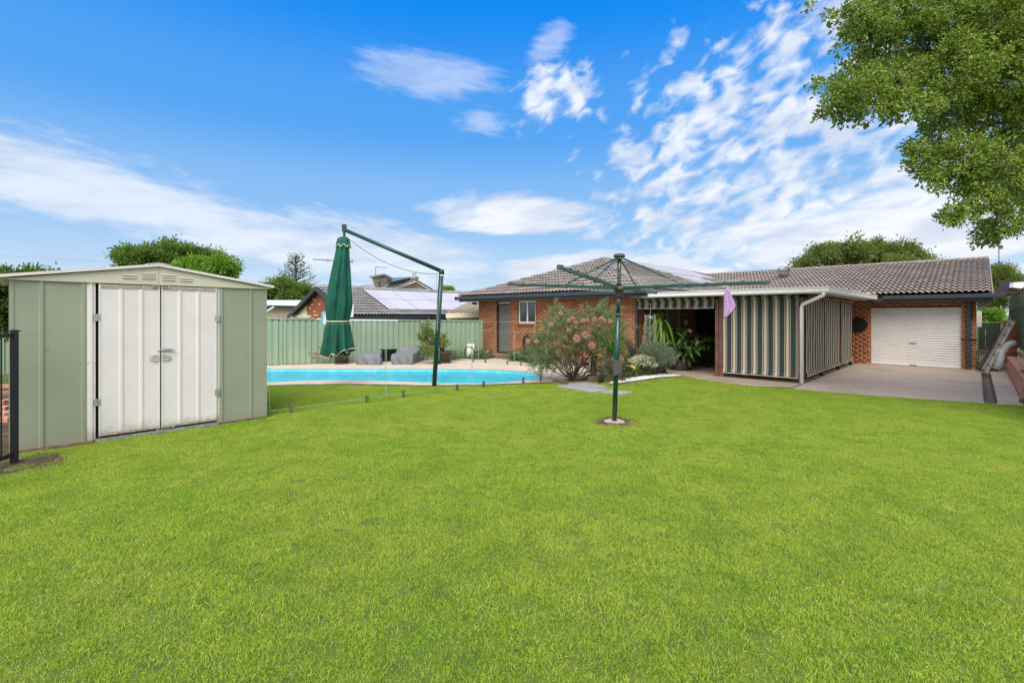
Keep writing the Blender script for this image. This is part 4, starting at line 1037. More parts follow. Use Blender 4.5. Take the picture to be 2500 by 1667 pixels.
o1 = shed_door(DL + .01, DM - .008, [su(296), su(345)], True); o2 = shed_door(DM + .008, DR, [su(438.6), su(483)], False)
o2['label'] = 'right door leaf with a small dent near its foot'; o1['label'] = 'left door leaf'
y = VSH - .03
def stay(pa, pb):
    a_, b_ = V(*pa, VSH), V(*pb, VSH); m_ = MB(); m_.bar((a_.x, y - .008, a_.z), (b_.x, y - .008, b_.z), .012, .006)
    for q_ in (a_, b_): m_.tube([(q_.x, y + .005, q_.z), (q_.x, y - .016, q_.z)], .014, 8)
    m_.build('stay_bar', 'galv', shed)
stay((373, 700), (411, 700.5)); stay((383, 1048), (421, 1040.5))
a_, b_ = V(382, 855, VSH), V(423, 852.5, VSH); m_ = MB(); m_.tube([(a_.x, y - .014, a_.z), (b_.x, y - .014, b_.z)], .008, 8); m_.box(DM + .015, b_.x - .01, y - .006, y, a_.z - .022, a_.z + .024)
m_.tube([(b_.x - .02, y - .014, b_.z), (b_.x - .012, y - .035, b_.z - .035)], .007, 6); m_.build('bolt', 'galv', shed)
hz_ = V(392, 873, VSH).z
for c_, sg in ((DM - .075, -1), (DM + .062, 1)):
    pts_ = [(c_ - .055, y - .002, hz_ + .02), (c_ - .055, y - .002, hz_ - .02), (c_ - .02, y - .002, hz_ - .042), (c_ + .05, y - .002, hz_ - .042), (c_ + .05, y - .002, hz_ + .042), (c_ - .02, y - .002, hz_ + .042)]
    if sg > 0: pts_ = [(2 * c_ - p_[0], p_[1], p_[2]) for p_ in pts_]
    h = MB().extrude(pts_, (0, -.006, 0)); 
    for q_ in (-.02, .02): h.lathe((c_ + q_, y - .012, hz_ - .004), [(.007, 0), (.007, .009)], 6)
    h.build('hasp_plate', 'silver', shed)
MB().box(DL - .03, DR + .02, VSH - .05, VSH + .02, .0, .045).build('threshold', 'galv', shed)
MB().box(SX0, DL - .04, VSH - .03, VSH + .02, 0, .028).build('base_timber', 'sleeper', shed)
MB().box(DR + .03, SX1, VSH - .01, VSH + .02, 0, .028).build('base_timber', 'sleeper', shed)

# ================================================================== FENCES
def steel_fence(name, label, a, b, h0, h1, z0=0, pitch=.19, post=2.35, mat='fence_green', group=None, face=None, rails=()):
    a, b = Vector((a[0], a[1], 0)), Vector((b[0], b[1], 0)); d = b - a; L_ = d.length; d.normalize(); n_ = Vector((-d.y, d.x, 0))
    if face is not None and n_.dot(Vector(face)) < 0: n_ = -n_
    root = empty(name, (a.x, a.y, z0), label, 'fence', group); k = max(1, round(L_ / post)); seg = L_ / k
    for i in range(k):
        s0, s1 = i * seg + .03, (i + 1) * seg - .03; m_ = MB(); prof = []; s_ = s0; npan = max(1, round((s1 - s0) / pitch)); pw = (s1 - s0) / npan
        for j in range(npan):
            q = s0 + j * pw; prof += [(q, 0), (q + pw * .62, 0), (q + pw * .72, -.032), (q + pw * .90, -.032)]
        prof.append((s1, 0))
        for s_, o_ in prof:
            h = h0 + (h1 - h0) * s_ / L_; p_ = a + d * s_ + n_ * o_; m_.v += [(p_.x, p_.y, z0 + .03), (p_.x, p_.y, z0 + h - .03)]
        m_.f = [(2 * j, 2 * j + 2, 2 * j + 3, 2 * j + 1) for j in range(len(prof) - 1)]; m_.mi = [0] * len(m_.f); m_.build('fence_panel', mat, root)
        ha, hb_ = h0 + (h1 - h0) * (i * seg) / L_, h0 + (h1 - h0) * ((i + 1) * seg) / L_
        MB().bar(a + d * (i * seg) + Vector((0, 0, z0 + ha - .02)), a + d * ((i + 1) * seg) + Vector((0, 0, z0 + hb_ - .02)), .05, .045).build('top_rail', mat, root)
        for zr in rails: MB().bar(a + d * (i * seg) + n_ * .02 + Vector((0, 0, z0 + zr * ha)), a + d * ((i + 1) * seg) + n_ * .02 + Vector((0, 0, z0 + zr * hb_)), .03, .06).build('rail', mat, root)
    for i in range(k + 1):
        h = h0 + (h1 - h0) * i / k; p_ = a + d * (i * seg); MB().obox(p_ + Vector((0, 0, z0 + h / 2)), d * .028, n_ * .035, (0, 0, h / 2 + .0)).build('post', mat, root)
    return root
steel_fence('back_fence', 'long green ribbed steel fence behind the swimming pool', BFL, BF1 + BFd * .15, 1.66, 1.46, 0, face=-FW)
steel_fence('side_fence', 'tall green steel fence stepping along the right boundary above the brick wall', (10.5, -1.05), (30.5, -1.05), 2.12, 1.92, .5, face=(0, 1, 0), rails=(.72,), post=1.55, pitch=.39)
gx = 23.6
gt_ = empty('side_gate', (gx, -.4, 0), 'dark green steel gate across the passage beside the garage', 'gate')
gy0, gy1, gzz = -.62, .0, U(2400, 786, gx).z
for k in range(3):
    ya = gy0 + .03 + k * (gy1 - gy0 - .06) / 3; MB().box(gx, gx + .02, ya + .006, ya + (gy1 - gy0 - .06) / 3 - .006, .08, gzz - .04).build('board', 'fence_dark', gt_)
fr = MB()
for q_ in ((gy0, gy0 + .03, .05, gzz), (gy1 - .03, gy1, .05, gzz), (gy0 + .03, gy1 - .03, gzz - .04, gzz), (gy0 + .03, gy1 - .03, .05, .09)): fr.box(gx - .015, gx + .03, *q_)
fr.build('gate_frame', 'fence_green', gt_)
pz = U(2440, 782, gx + .1).z; prr = empty('brick_pier', (gx, -.8, 0), 'short red brown brick pier between the gate and the side fence', 'pier')
MB().box(gx + .0, gx + .22, -.99, -.64, 0, pz).build('core', 'mortar', prr)
lst = []; brick_field((gx, -.99, 0), (0, 1, 0), (-1, 0, 0), .35, pz, lst=lst); pieces('brick', 'bricks', BOXV, BOXF, lst, 'brick', prr)
# low brick retaining wall
rw = empty('retaining_wall', (13.3, -.62, 0), 'low red brick retaining wall along the right side of the driveway', 'wall')
RW0, RW1, RWZ = 13.3, 20.0, .47
MB().box(RW0 + .01, RW1, -.92, -.64, 0, RWZ - .07).build('core', 'mortar', rw)
lst = []; brick_field((RW0, -.64, 0), (1, 0, 0), (0, 1, 0), RW1 - RW0, .39, lst=lst); brick_field((RW0 + .008, -.92, 0), (0, 1, 0), (-1, 0, 0), .28, .39, lst=lst)
k = RW0
while k < RW1:
    for yc, wy in ((-.705, .145), (-.86, .145)): lst.append(Matrix.Translation((k + .115, yc, RWZ - .04)) @ Matrix.Diagonal((.222, wy, .072, 1)))
    k += .232
pieces('brick', 'bricks', BOXV, BOXF, lst, 'brick_red', rw)
sheet('raised_bed', [(10, -.92), (24, -.92), (24, -3), (10, -3)], [], .42, 'soil')
q = P(2493, 906, 9.3); o = MB().tube([q, q + RT * .35 + FW * .05], .035, 8).build('terracotta_pipe', 'terracotta'); tag(o, 'stub of clay pipe lying on top of the retaining wall', 'pipe')
q = G(2492, 984); o = MB().tube([q + Vector((0, 0, .04)), q + RT * .25 + Vector((0, 0, .05))], .04, 8).build('timber_offcut', 'sleeper'); tag(o, 'weathered timber offcut at the foot of the retaining wall corner', 'timber')

# black pool-type fence at the far left
bf = empty('black_fence', (fp.x, fp.y, 0), 'black tubular metal fence beside the garden shed', 'fence')
pt_ = P(35, 1130, 5.37); pt_.z = 0; bd = Vector((-.614, -.804, 0))
MB().box(pt_.x - .035, pt_.x + .035, pt_.y - .035, pt_.y + .035, 0, 1.47).build('post', 'black', bf, bevel=.004)
MB().lathe((pt_.x, pt_.y, 1.47), [(.052, 0), (.052, .01), (.02, .022)], 4).build('post_cap', 'black', bf)
for z_ in (1.43, .10): MB().bar(pt_ + bd * .03 + Vector((0, 0, z_)), pt_ + bd * 2.2 + Vector((0, 0, z_)), .035, .045).build('rail', 'black', bf)
for k in range(18):
    q = pt_ + bd * (.16 + .115 * k); MB().tube([q + Vector((0, 0, .10)), q + Vector((0, 0, 1.42))], .009, 6).build('baluster', 'black', bf)
# loose bricks and sleeper behind the fence
for k, (px_, py_, z_) in enumerate(((10, 965, .0), (16, 985, .0), (9, 1003, .0), (17, 1016, .0), (12, 1030, .0), (14, 947, 0))):
    q = G(px_, py_); o = MB().obox((0, 0, 0), (.11, .03, 0), (-.015, .055, 0), (0, 0, .04)).build('loose_brick', 'brick_red', None, bevel=.004); o.location = (q.x, q.y, .04 + .0 * k); o.rotation_euler.z = k * .5
    tag(o, ['orange brick lying just behind the black fence, second from the back', 'brick lying crooked in the middle of the loose bricks', 'brick beside the shed corner, centre of the row', 'brick touching the shed side, near the front', 'front brick of the loose ones behind the black fence', 'rearmost loose brick beside the shed'][k], 'brick', 'loose bricks left of the shed')
q = G(14, 1085); o = MB().box(-.2, .2, -.06, .06, 0, .14).build('timber_block', 'sleeper', None, bevel=.008); o.location = (q.x - .1, q.y, 0); tag(o, 'mossy timber block on the ground behind the black fence', 'timber')

# ---- frameless glass pool fences
def glass_fence(name, label, bases, edges, h, z0=0):
    root = empty(name, (bases[0].x, bases[0].y, z0), label, 'glass fence')
    for q in bases:
        m_ = MB(); 
        dd = (edges[-1] - edges[0]).normalized(); nn_ = Vector((-dd.y, dd.x, 0))
        m_.obox((q.x, q.y, z0 + .075), dd * .023, nn_ * .023, (0, 0, .075)); m_.build('spigot', 'spigot', root, bevel=.003)
    for a, b in zip(edges[:-1], edges[1:]):
        d = (b - a); L_ = d.length; d.normalize(); nn_ = Vector((-d.y, d.x, 0)); c = (a + b) / 2
        z_a, z_b = z0 + .09, z0 + h; hl2 = L_ / 2 - .012
        o = MB().obox((c.x, c.y, (z_a + z_b) / 2), d * (hl2 - .004), nn_ * .005, (0, 0, (z_b - z_a) / 2 - .004)).build('glass_panel', 'glass', root)
        e = MB(); e.obox((c.x, c.y, z_b - .002), d * hl2, nn_ * .005, (0, 0, .002)); e.obox((c.x, c.y, z_a + .002), d * hl2, nn_ * .005, (0, 0, .002))
        for sg in (-1, 1): e.obox(c + d * sg * (hl2 - .002) + Vector((0, 0, (z_a + z_b) / 2)), d * .002, nn_ * .005, (0, 0, (z_b - z_a) / 2 - .004))
        e.build('polished_edge', 'glass_edge', o)
    return root
pxs = [(711, 1009), (896, 984.5), (985, 971), (1116, 955), (1181, 946.5), (1277.5, 936.5), (1320, 932)]
base = [G(*p) for p in pxs]
ed = [G(655, 1017), G(942, 978), G(1152, 950.5), G(1305, 934), G(1372, 929)]
glass_fence('glass_fence', 'clear frameless glass pool fence on the lawn in front of the pool', base, ed, 1.50)
fb = [G(*p) for p in far_glass]; fe = [G(1060, 879), G(1168, 886), G(1256, 892), G(1352, 899.5), G(1440, 907), G(1520, 914)]
glass_fence('glass_fence', 'clear frameless glass pool fence at the far side between pool and house', fb, fe, 1.12)

# ================================================================== POOLSIDE THINGS
um = empty('cantilever_umbrella', G(1060, 941), 'closed dark green cantilever umbrella hanging from its bent mast by the pool', 'umbrella')
DU = 11.3
mB, mT, aT = P(1060, 941, DU), P(1078, 660, DU), P(845, 563, DU - .1); mB.z = 0
MB().tube([mB, mB.lerp(mT, .5), mT], .055, 14).build('mast', 'mast_green', um, True)
MB().tube([mT + Vector((0, 0, -.02)), aT], [.048, .042], 14).build('arm', 'mast_green', um, True)
MB().lathe((mT.x, mT.y, mT.z - .10), [(.062, 0), (.065, .08), (.05, .12)], 14).build('elbow', 'mast_green', um, True)
MB().obox(P(840.5, 557, DU - .1), RT * .045, FW * .04, (0, 0, .085)).build('arm_head', 'mast_green', um, bevel=.006)
MB().tube([P(840.5, 566, DU - .1), P(840.5, 584, DU - .1)], .03, 8).build('hanger', 'mast_green', um)
q = mT + Vector((0, 0, -.13)); MB().lathe(q, [(.058, 0), (.058, .04)], 14).build('white_label', 'white_paint', um)
cp = P(838, 760, DU - .15)
prof = [(580, 8, 0), (600, 14.5, .06), (640, 18.5, .10), (700, 25, .14), (745, 28.5, .16), (775, 26.5, .12), (785, 26, .08), (795, 28, .12), (825, 30, .20), (850, 32.5, .24), (869, 33, .27)]
m_ = MB(); nseg = 72; k_ = (DU - .15) / FPX
rows = []
for i in range(len(prof) - 1):
    for j in range(3): rows.append(tuple(prof[i][q_] + (prof[i + 1][q_] - prof[i][q_]) * j / 3 for q_ in range(3)))
rows.append(prof[-1])
for (py_, rp_, am) in rows:
    cpx = 838 - 13 * min(1, max(0, (py_ - 590)) / 195)
    c_ = P(cpx, py_, DU - .15)
    for k in range(nseg):
        a = 2 * math.pi * k / nseg; f_ = .97 + am * 1.25 * (math.cos(8 * a + .5 + .5 * math.sin(py_ * .012)) * .75 + .45 * math.sin(13 * a + py_ * .02)) 
        r_ = rp_ * k_ * f_; zz = c_.z
        if py_ > 850: zz += .05 * math.cos(8 * a + .6) * (py_ - 850) / 19 + .13 * max(0, math.cos(a - math.atan2(RT.y, RT.x) + .3)) * (py_ - 850) / 19
        m_.v.append((c_.x + r_ * math.cos(a), c_.y + r_ * math.sin(a), zz))
nr_ = len(rows)
m_.f = [(i * nseg + k, i * nseg + (k + 1) % nseg, (i + 1) * nseg + (k + 1) % nseg, (i + 1) * nseg + k) for i in range(nr_ - 1) for k in range(nseg)]; m_.mi = [0] * len(m_.f)
hem = [m_.v[(nr_ - 1) * nseg + k] for k in range(nseg)]
m_.build('canopy', 'canvas', um, True)
MB().tube([Vector(h) for h in hem] + [Vector(hem[0])], .009, 6, cap=False).build('hem_braid', 'cream_trim', um, True)
# small vent cap on top
m_ = MB(); c_ = P(838, 592, DU - .15)
for py_, rp_ in ((579, 7), (583, 13), (592, 15.5), (601, 17.5)):
    cc_ = P(838, py_, DU - .15)
    for k in range(nseg):
        a = 2 * math.pi * k / nseg; r_ = rp_ * k_ * (1 + .10 * math.cos(8 * a)); m_.v.append((cc_.x + r_ * math.cos(a), cc_.y + r_ * math.sin(a), cc_.z + (-.035 * math.cos(8 * a) if py_ == 601 else 0)))
m_.f = [(i * nseg + k, i * nseg + (k + 1) % nseg, (i + 1) * nseg + (k + 1) % nseg, (i + 1) * nseg + k) for i in range(3) for k in range(nseg)] + [tuple(range(nseg))]; m_.mi = [0] * len(m_.f)
hm2 = [Vector(m_.v[3 * nseg + k]) for k in range(nseg)]; m_.build('vent_flap', 'canvas', um, True)
MB().tube(hm2 + [hm2[0]], .006, 5, cap=False).build('flap_braid', 'cream_trim', um)
tb_ = []; cc_ = P(825.5, 784.5, DU - .15)
for k in range(33): a = 2 * math.pi * k / 32; tb_.append(cc_ + Vector((math.cos(a), math.sin(a), 0)) * 27.8 * k_)
MB().tube(tb_, .013, 6, cap=False).build('tie_band', 'cream_trim', um, True)
c1, c2 = P(845, 578, DU - .1), P(1070, 668, DU - .05); ca = []
for k in range(17):
    f_ = k / 16; p_ = c1.lerp(c2, f_); p_.z -= .32 * 4 * f_ * (1 - f_) * .75; ca.append(p_)
MB().tube(ca, .007, 6).build('cable', 'grey_plastic', um, True)
MB().obox(P(1062, 668, DU - .05), RT * .04, FW * .02, (0, 0, .018)).build('pulley', 'galv', um)
MB().tube([P(1066, 670, DU - .06), P(1068, 800, DU - .1), P(1073, 868, DU - .1)], .006, 6).build('cord', 'rope', um)
MB().tube([P(1068, 808, DU - .1), P(1071, 845, DU - .1)], .022, 8).build('cord_sleeve', 'mast_green', um)
MB().tube([P(1052, 917, DU), P(1062, 917, DU)], .012, 6).build('crank_stub', 'mast_green', um)
q = P(1072, 875, DU - .1); m_ = MB()
m_.lathe(q + Vector((0, 0, -.13)), [(.05, 0), (.035, .1), (.012, .3)], 8); m_.build('cord_tassel', 'mast_green', um, True)

def lounge(label, fl, fr, back, hp_):
    """draped cover: front-left, front-right ground points, vector back, profile [(t,height)]"""
    o_ = empty('lounger_cover', fl, label, 'lounger cover', 'covered sun loungers by the pool'); nu, nv = 26, 34; m_ = MB()
    W_ = fr - fl; d = Vector(back); 
    def hgt(t):
        for (t0, h0), (t1, h1) in zip(hp_[:-1], hp_[1:]):
            if t <= t1: q_ = (t - t0) / (t1 - t0); q_ = q_ * q_ * (3 - 2 * q_); return h0 + (h1 - h0) * q_
        return hp_[-1][1]
    us = [-.05, -.05, -.045, -.03, 0] + [i / 12 for i in range(1, 12)] + [1, 1.03, 1.045, 1.05, 1.05]
    zf = [.0, .3, .65, .93, 1.0] + [1.0 + .03 * math.sin(math.pi * i / 12) for i in range(1, 12)] + [1, .93, .65, .3, 0]
    vs_ = [-.03, -.03, -.025, -.015, 0] + [i / 18 for i in range(1, 18)] + [1, 1.015, 1.025, 1.03, 1.03]
    zv = [.0, .3, .65, .93, 1.0] + [1] * 17 + [1, .93, .65, .3, 0]
    for j, (v_, b_) in enumerate(zip(vs_, zv)):
        for i, (u_, a_) in enumerate(zip(us, zf)):
            h = hgt(min(1, max(0, v_))); z = h * min(a_, b_) if min(a_, b_) < 1 else h * max(a_, 1) * 1.0
            fold = (1 - min(a_, b_)) if min(a_, b_) < 1 else 0
            n1 = math.sin(v_ * 19 + z * 7) * .035 * (fold + .25) + math.sin(v_ * 41 + u_ * 3) * .008; n2 = math.sin(u_ * 13 + z * 9) * .05 * (fold + .2)
            p_ = Vector(fl) + W_ * u_ + d * v_ + W_.normalized() * (n1 * (1 if u_ > .5 else -1)) + d.normalized() * (n2 * (1 if v_ > .5 else -1))
            m_.v.append((p_.x, p_.y, max(.02, z + .02 + .006 * math.sin(u_ * 17 + v_ * 23))))
    nu = len(us)
    m_.f = [(j * nu + i, j * nu + i + 1, (j + 1) * nu + i + 1, (j + 1) * nu + i) for j in range(len(vs_) - 1) for i in range(nu - 1)]; m_.mi = [0] * len(m_.f)
    cv_ = m_.build('cover_cloth', 'cover_grey', o_, True); tx = bpy.data.textures.new('folds', 'CLOUDS'); tx.noise_scale = .22; sb = cv_.modifiers.new('sub', 'SUBSURF'); sb.levels = sb.render_levels = 1; dm = cv_.modifiers.new('folds', 'DISPLACE'); dm.texture = tx; dm.texture_coords = 'GLOBAL'; dm.strength = .035; dm.mid_level = .5; p_ = Vector(fl) + W_ * .5 + d * .5
    MB().obox((p_.x, p_.y, .05), W_ * .46, d * .46, (0, 0, .05)).build('lounger_frame', 'black', o_)
fl, fr_ = G(873, 890.5), G(926, 891.5); bk = G(936, 877) - G(926, 891.5)
lounge('smaller grey covered lounger nearest the umbrella', fl, fr_, bk * .95, [(0, .32), (.4, .34), (.7, .44), (.9, .46), (1, .40)])
fl, fr_ = G(958, 890), G(1005, 890.5); bk = G(1036, 878.5) - G(1005, 890.5)
lounge('longer grey covered lounger beside the potted plant', fl, fr_, bk * 1.0, [(0, .33), (.4, .36), (.65, .49), (.8, .50), (1, .42)])
q = G(944, 884); q2 = G(984, 879.5); o_ = empty('black_box', q, 'black storage box between the two covered loungers', 'box'); dq = (q2 - q); nq = Vector((-dq.y, dq.x, 0)).normalized()
MB().obox(q + dq / 2 + nq * .25 + Vector((0, 0, .2)), dq / 2, nq * .25, (0, 0, .2)).build('box_body', 'black', o_, bevel=.02); MB().obox(q + dq / 2 + nq * .25 + Vector((0, 0, .425)), dq / 2 * 1.03, nq * .27, (0, 0, .02)).build('lid', 'black', o_, bevel=.008)

def pot(name, label, q, r0, r1, h, mat='pot_brown', saucer=True, cat='pot'):
    root = empty(name, q, label, cat)
    MB().lathe(q + Vector((0, 0, .03)), [(r0, 0), (r1 * .97, h - .05), (r1 * 1.06, h - .05), (r1 * 1.08, h), (r1 * .95, h), (r1 * .93, h - .04)], 28).build('pot_body', mat, root, True)
    MB().lathe(q + Vector((0, 0, h - .03)), [(r1 * .93, 0), (.01, .01)], 20).build('potting_soil', 'soil', root)
    if saucer: MB().lathe(q, [(r0 * 1.2, .008), (r0 * 1.35, .05), (r0 * 1.3, .055), (r0 * 1.1, .03)], 24).build('saucer', 'grey_plastic', root, True)
    return root
q = P(834, 888, 16.3); q.z = .01; r_ = pot('potted_frangipani', 'bare branching plant in a brown pot below the green umbrella', q, .19, .26, .38, cat='potted plant')
m_ = MB(); c_ = q + Vector((0, 0, .38)); tw_ = []
for (px_, py_) in ((770, 864), (763, 874), (777, 848), (800, 868), (757, 862), (852, 862)):
    e_ = P(px_, py_, 16.1); mid_ = c_.lerp(e_, .55) + Vector((0, 0, -.05 + .05 * random.random())); m_.tube([c_, mid_, e_], [.03, .022, .016], 6); tw_.append(e_)
m_.build('branches', MT['lf_brown'], r_, True)
Pp = np.array([tuple(t) for t in tw_ for _ in range(5)]); Dd = rng.normal(size=Pp.shape); obj('leaves', leaf_mesh('leaves', Pp, Dd, .10, .03), 'lf_brown', r_)
q = P(1084, 884, 16.6); q.z = .01; r_ = pot('potted_oleander', 'long leafed yellowish green shrub in a dark pot behind the umbrella mast', q, .2, .28, .38, cat='potted plant')
m_ = MB(); c_ = q + Vector((0, 0, .36)); tips = []
for (px_, py_) in ((1034, 797), (1042, 790), (1026, 815), (1034, 828), (1030, 850), (1046, 845), (1060, 838), (1075, 830), (1082, 820), (1048, 812), (1052, 860), (1036, 860), (1086, 835), (1062, 822), (1040, 805)):
    e_ = P(px_, py_, 16.4 + random.uniform(-.3, .4)); mid_ = c_.lerp(e_, .5) + Vector((random.uniform(-.1, .1), random.uniform(-.1, .1), .02)); m_.tube([c_, mid_, e_], [.02, .014, .008], 5); tips += [e_, mid_.lerp(e_, .65)]
m_.build('stems', 'bark', r_, True)
Pp = np.array([tuple(t) for t in tips for _ in range(26)]) + rng.normal(size=(len(tips) * 26, 3)) * .045; Dd = rng.normal(size=Pp.shape); Dd[:, 2] = Dd[:, 2] * .6 - .1
obj('leaves', leaf_mesh('leaves', Pp, Dd, .17 + .08 * rng.random(len(Pp)), .035), 'lf_frangi', r_)
# pool pump box
q = G(1144, 871); q2 = G(1158, 872); o_ = empty('pump_box', q, 'small white pool equipment box standing by the green fence', 'pump box')
c_ = P(1150, 858, 18.4); c_.z = .30; MB().obox(c_, RT * .14, FW * .15, (0, 0, .25)).build('cabinet', 'white_paint', o_, bevel=.02)
MB().obox(c_ - FW * .152 + Vector((0, 0, .13)) + RT * .03, RT * .05, FW * .004, (0, 0, .05)).build('display', 'vent_grey', o_)
m_ = MB(); pts_ = []
for k in range(25): a = 2 * math.pi * k / 24 * 1.1; pts_.append(P(1146, 866, 17.9) + RT * (.18 * math.cos(a)) + Vector((0, 0, .21 * math.sin(a) + .10)))
m_.tube(pts_, .018, 6); m_.build('hose_loop', 'hose', o_, True)

# ================================================================== CLOTHES HOIST
HC = P(1506, 703, 7.44); HC.z = 0
ho = empty('clothes_hoist', (hb.x, hb.y, 0), 'dark green rotary clothes hoist standing in the middle of the lawn', 'clothes line')
base_h = Vector((hb.x, hb.y, 0)); top_h = P(1512, 625, 7.44); hub = P(1511, 703, 7.44)
MB().tube([base_h, base_h.lerp(hub, .5), base_h.lerp(hub, .80)], .038, 16).build('lower_pole', 'hoist_green', ho, True)
MB().tube([base_h.lerp(hub, .80), base_h.lerp(hub, .97)], .030, 14).build('inner_pole', 'hoist_green', ho, True)
MB().tube([hub, top_h], .030, 14).build('mast_top', 'hoist_green', ho, True)
MB().lathe(base_h.lerp(hub, .795), [(.045, -.01), (.045, .02), (.036, .03)], 16).build('collar', 'grey_plastic', ho, True)
MB().lathe(hub, [(.035, -.17), (.055, -.11), (.06, -.05), (.085, -.045), (.09, .0), (.06, .03), (.035, .03)], 20).build('hub', 'grey_plastic', ho, True)
MB().lathe(top_h, [(.05, -.03), (.085, -.02), (.09, .01), (.07, .03), (.02, .04)], 20).build('top_cap', 'grey_plastic', ho, True)
MB().lathe(top_h, [(.075, -.045), (.078, -.035)], 20).build('cap_ring', 'silver', ho)
ends = []
for (X_, D_, z_) in ((.541, 5.655, 2.235), (3.44, 6.35, 2.10), (2.785, 9.22, 2.08), (-.10, 8.56, 2.20)):
    e_ = FW * D_ + RT * X_; e_.z = z_; ends.append(e_)
ends[1] = P(1872, 689.5, 6.35); ends[0] = P(1366, 653, 5.655); ends[2] = P(1601, 714.5, 9.22); ends[3] = P(1244, 694.5, 8.56)
for e_ in ends:
    d = (e_ - hub).normalized(); o_ = MB().bar(hub + d * .07, e_, .034, .048).build('arm', 'hoist_green', ho, bevel=.006)
    MB().bar(e_ - d * .01, e_ + d * .035, .04, .056).build('end_cap', 'grey_plastic', o_)
    ck = MB()
    for k in range(7):
        p_ = hub.lerp(e_, .30 + .112 * k); ck.obox(p_ + Vector((0, 0, .03)), d * .012, Vector((-d.y, d.x, 0)) * .016, (0, 0, .008))
    ck.build('line_clips', 'grey_plastic', o_)
    MB().bar(top_h + Vector((0, 0, -.04)) + d * .06, hub.lerp(e_, .46) + Vector((0, 0, .02)), .018, .026).build('strut', 'hoist_green', ho)
    MB().obox(hub.lerp(e_, .46) + Vector((0, 0, .0)), d * .03, Vector((-d.y, d.x, 0)) * .022, (0, 0, .035)).build('strut_bracket', 'grey_plastic', ho)
for k in range(7):
    f_ = .30 + .112 * k; ps = [hub.lerp(e_, f_) + Vector((0, 0, .036)) for e_ in ends]; pts_ = []
    for i in range(4):
        a_, b_ = ps[i], ps[(i + 1) % 4]
        for j in range(6): q_ = a_.lerp(b_, j / 6); q_.z -= .05 * 4 * (j / 6) * (1 - j / 6) * (.4 + f_); pts_.append(q_)
    MB().tube(pts_ + [pts_[0]], .0022 if k < 6 else .003, 4, cap=False).build('washing_line', 'rope', ho)
# crank box and handle
cz = P(1505, 897, 7.42); m_ = MB(); cc_ = P(1508, 900, 7.40)
pl = [P(1499, 877, 7.36), P(1520, 886, 7.36), P(1519, 911, 7.36), P(1498, 919, 7.36)]
m_.extrude(pl, FW * .10).build('gear_box', 'grey_plastic', ho, bevel=.008)
h0_ = P(1520, 899, 7.38); m_ = MB(); m_.tube([h0_, P(1524, 899, 7.36), P(1526, 903, 7.34)], .02, 8); m_.tube([P(1524, 897, 7.36), P(1530, 893, 7.33), P(1543, 896, 7.3)], [.02, .022, .018], 10); m_.build('crank_arm', 'grey_plastic', ho, True)
m_ = MB(); m_.tube([P(1540, 893, 7.3), P(1548, 897, 7.29), P(1550, 904, 7.29)], [.018, .02, .012], 8); m_.build('crank_knob', 'orange', ho, True)
cf = MB(); cr_ = []
for k in range(26): a = 2 * math.pi * k / 26; r_ = .155 * (1 + .12 * math.sin(3 * a) + .06 * math.sin(7 * a)); cr_.append((hb.x + r_ * math.cos(a), hb.y + r_ * math.sin(a)))
cf.prism(cr_, -.02, .016); cf.build('concrete_footing', 'strip', ho)
# towel
tq = Vector(P(1776, 700, 7.22)); nu, nv = 10, 14; m_ = MB()
cor = {'t': P(1776, 701, 7.22), 'l': P(1768, 713, 7.20), 'b': P(1769, 777, 7.2), 'r': P(1799, 748, 7.24)}
cor['t2'] = P(1779, 706, 7.24)
for j in range(nv + 1):
    v_ = j / nv; lft = cor['l'].lerp(cor['b'], v_); 
    rgt = cor['t2'].lerp(cor['r'], min(1, v_ / .72)) if v_ < .72 else cor['r'].lerp(cor['b'], (v_ - .72) / .28)
    for i in range(nu + 1):
        p_ = lft.lerp(rgt, i / nu) + FW * (.030 * math.sin(i * 1.35 + v_ * 1.2) * (.4 + v_ * .6)); m_.v.append(tuple(p_))
m_.f = [(j * (nu + 1) + i, j * (nu + 1) + i + 1, (j + 1) * (nu + 1) + i + 1, (j + 1) * (nu + 1) + i) for j in range(nv) for i in range(nu)]; m_.mi = [0] * len(m_.f)
tr_ = empty('lilac_towel', cor['t'], 'lilac striped towel hanging by one corner from the clothes hoist', 'towel')
o_ = m_.build('cloth', 'towel', tr_, True); so = o_.modifiers.new('thick', 'SOLIDIFY'); so.thickness = .006
m_ = MB(); m_.add([P(1776, 700, 7.22), P(1768, 713, 7.19), P(1779, 707, 7.22), P(1777, 701, 7.23)], [(0, 1, 2, 3)]); m_.build('folded_corner', 'towel', tr_)
MB().obox(P(1776.5, 700, 7.22), RT * .006, FW * .005, (0, 0, .025)).build('peg', 'cream_trim', tr_)

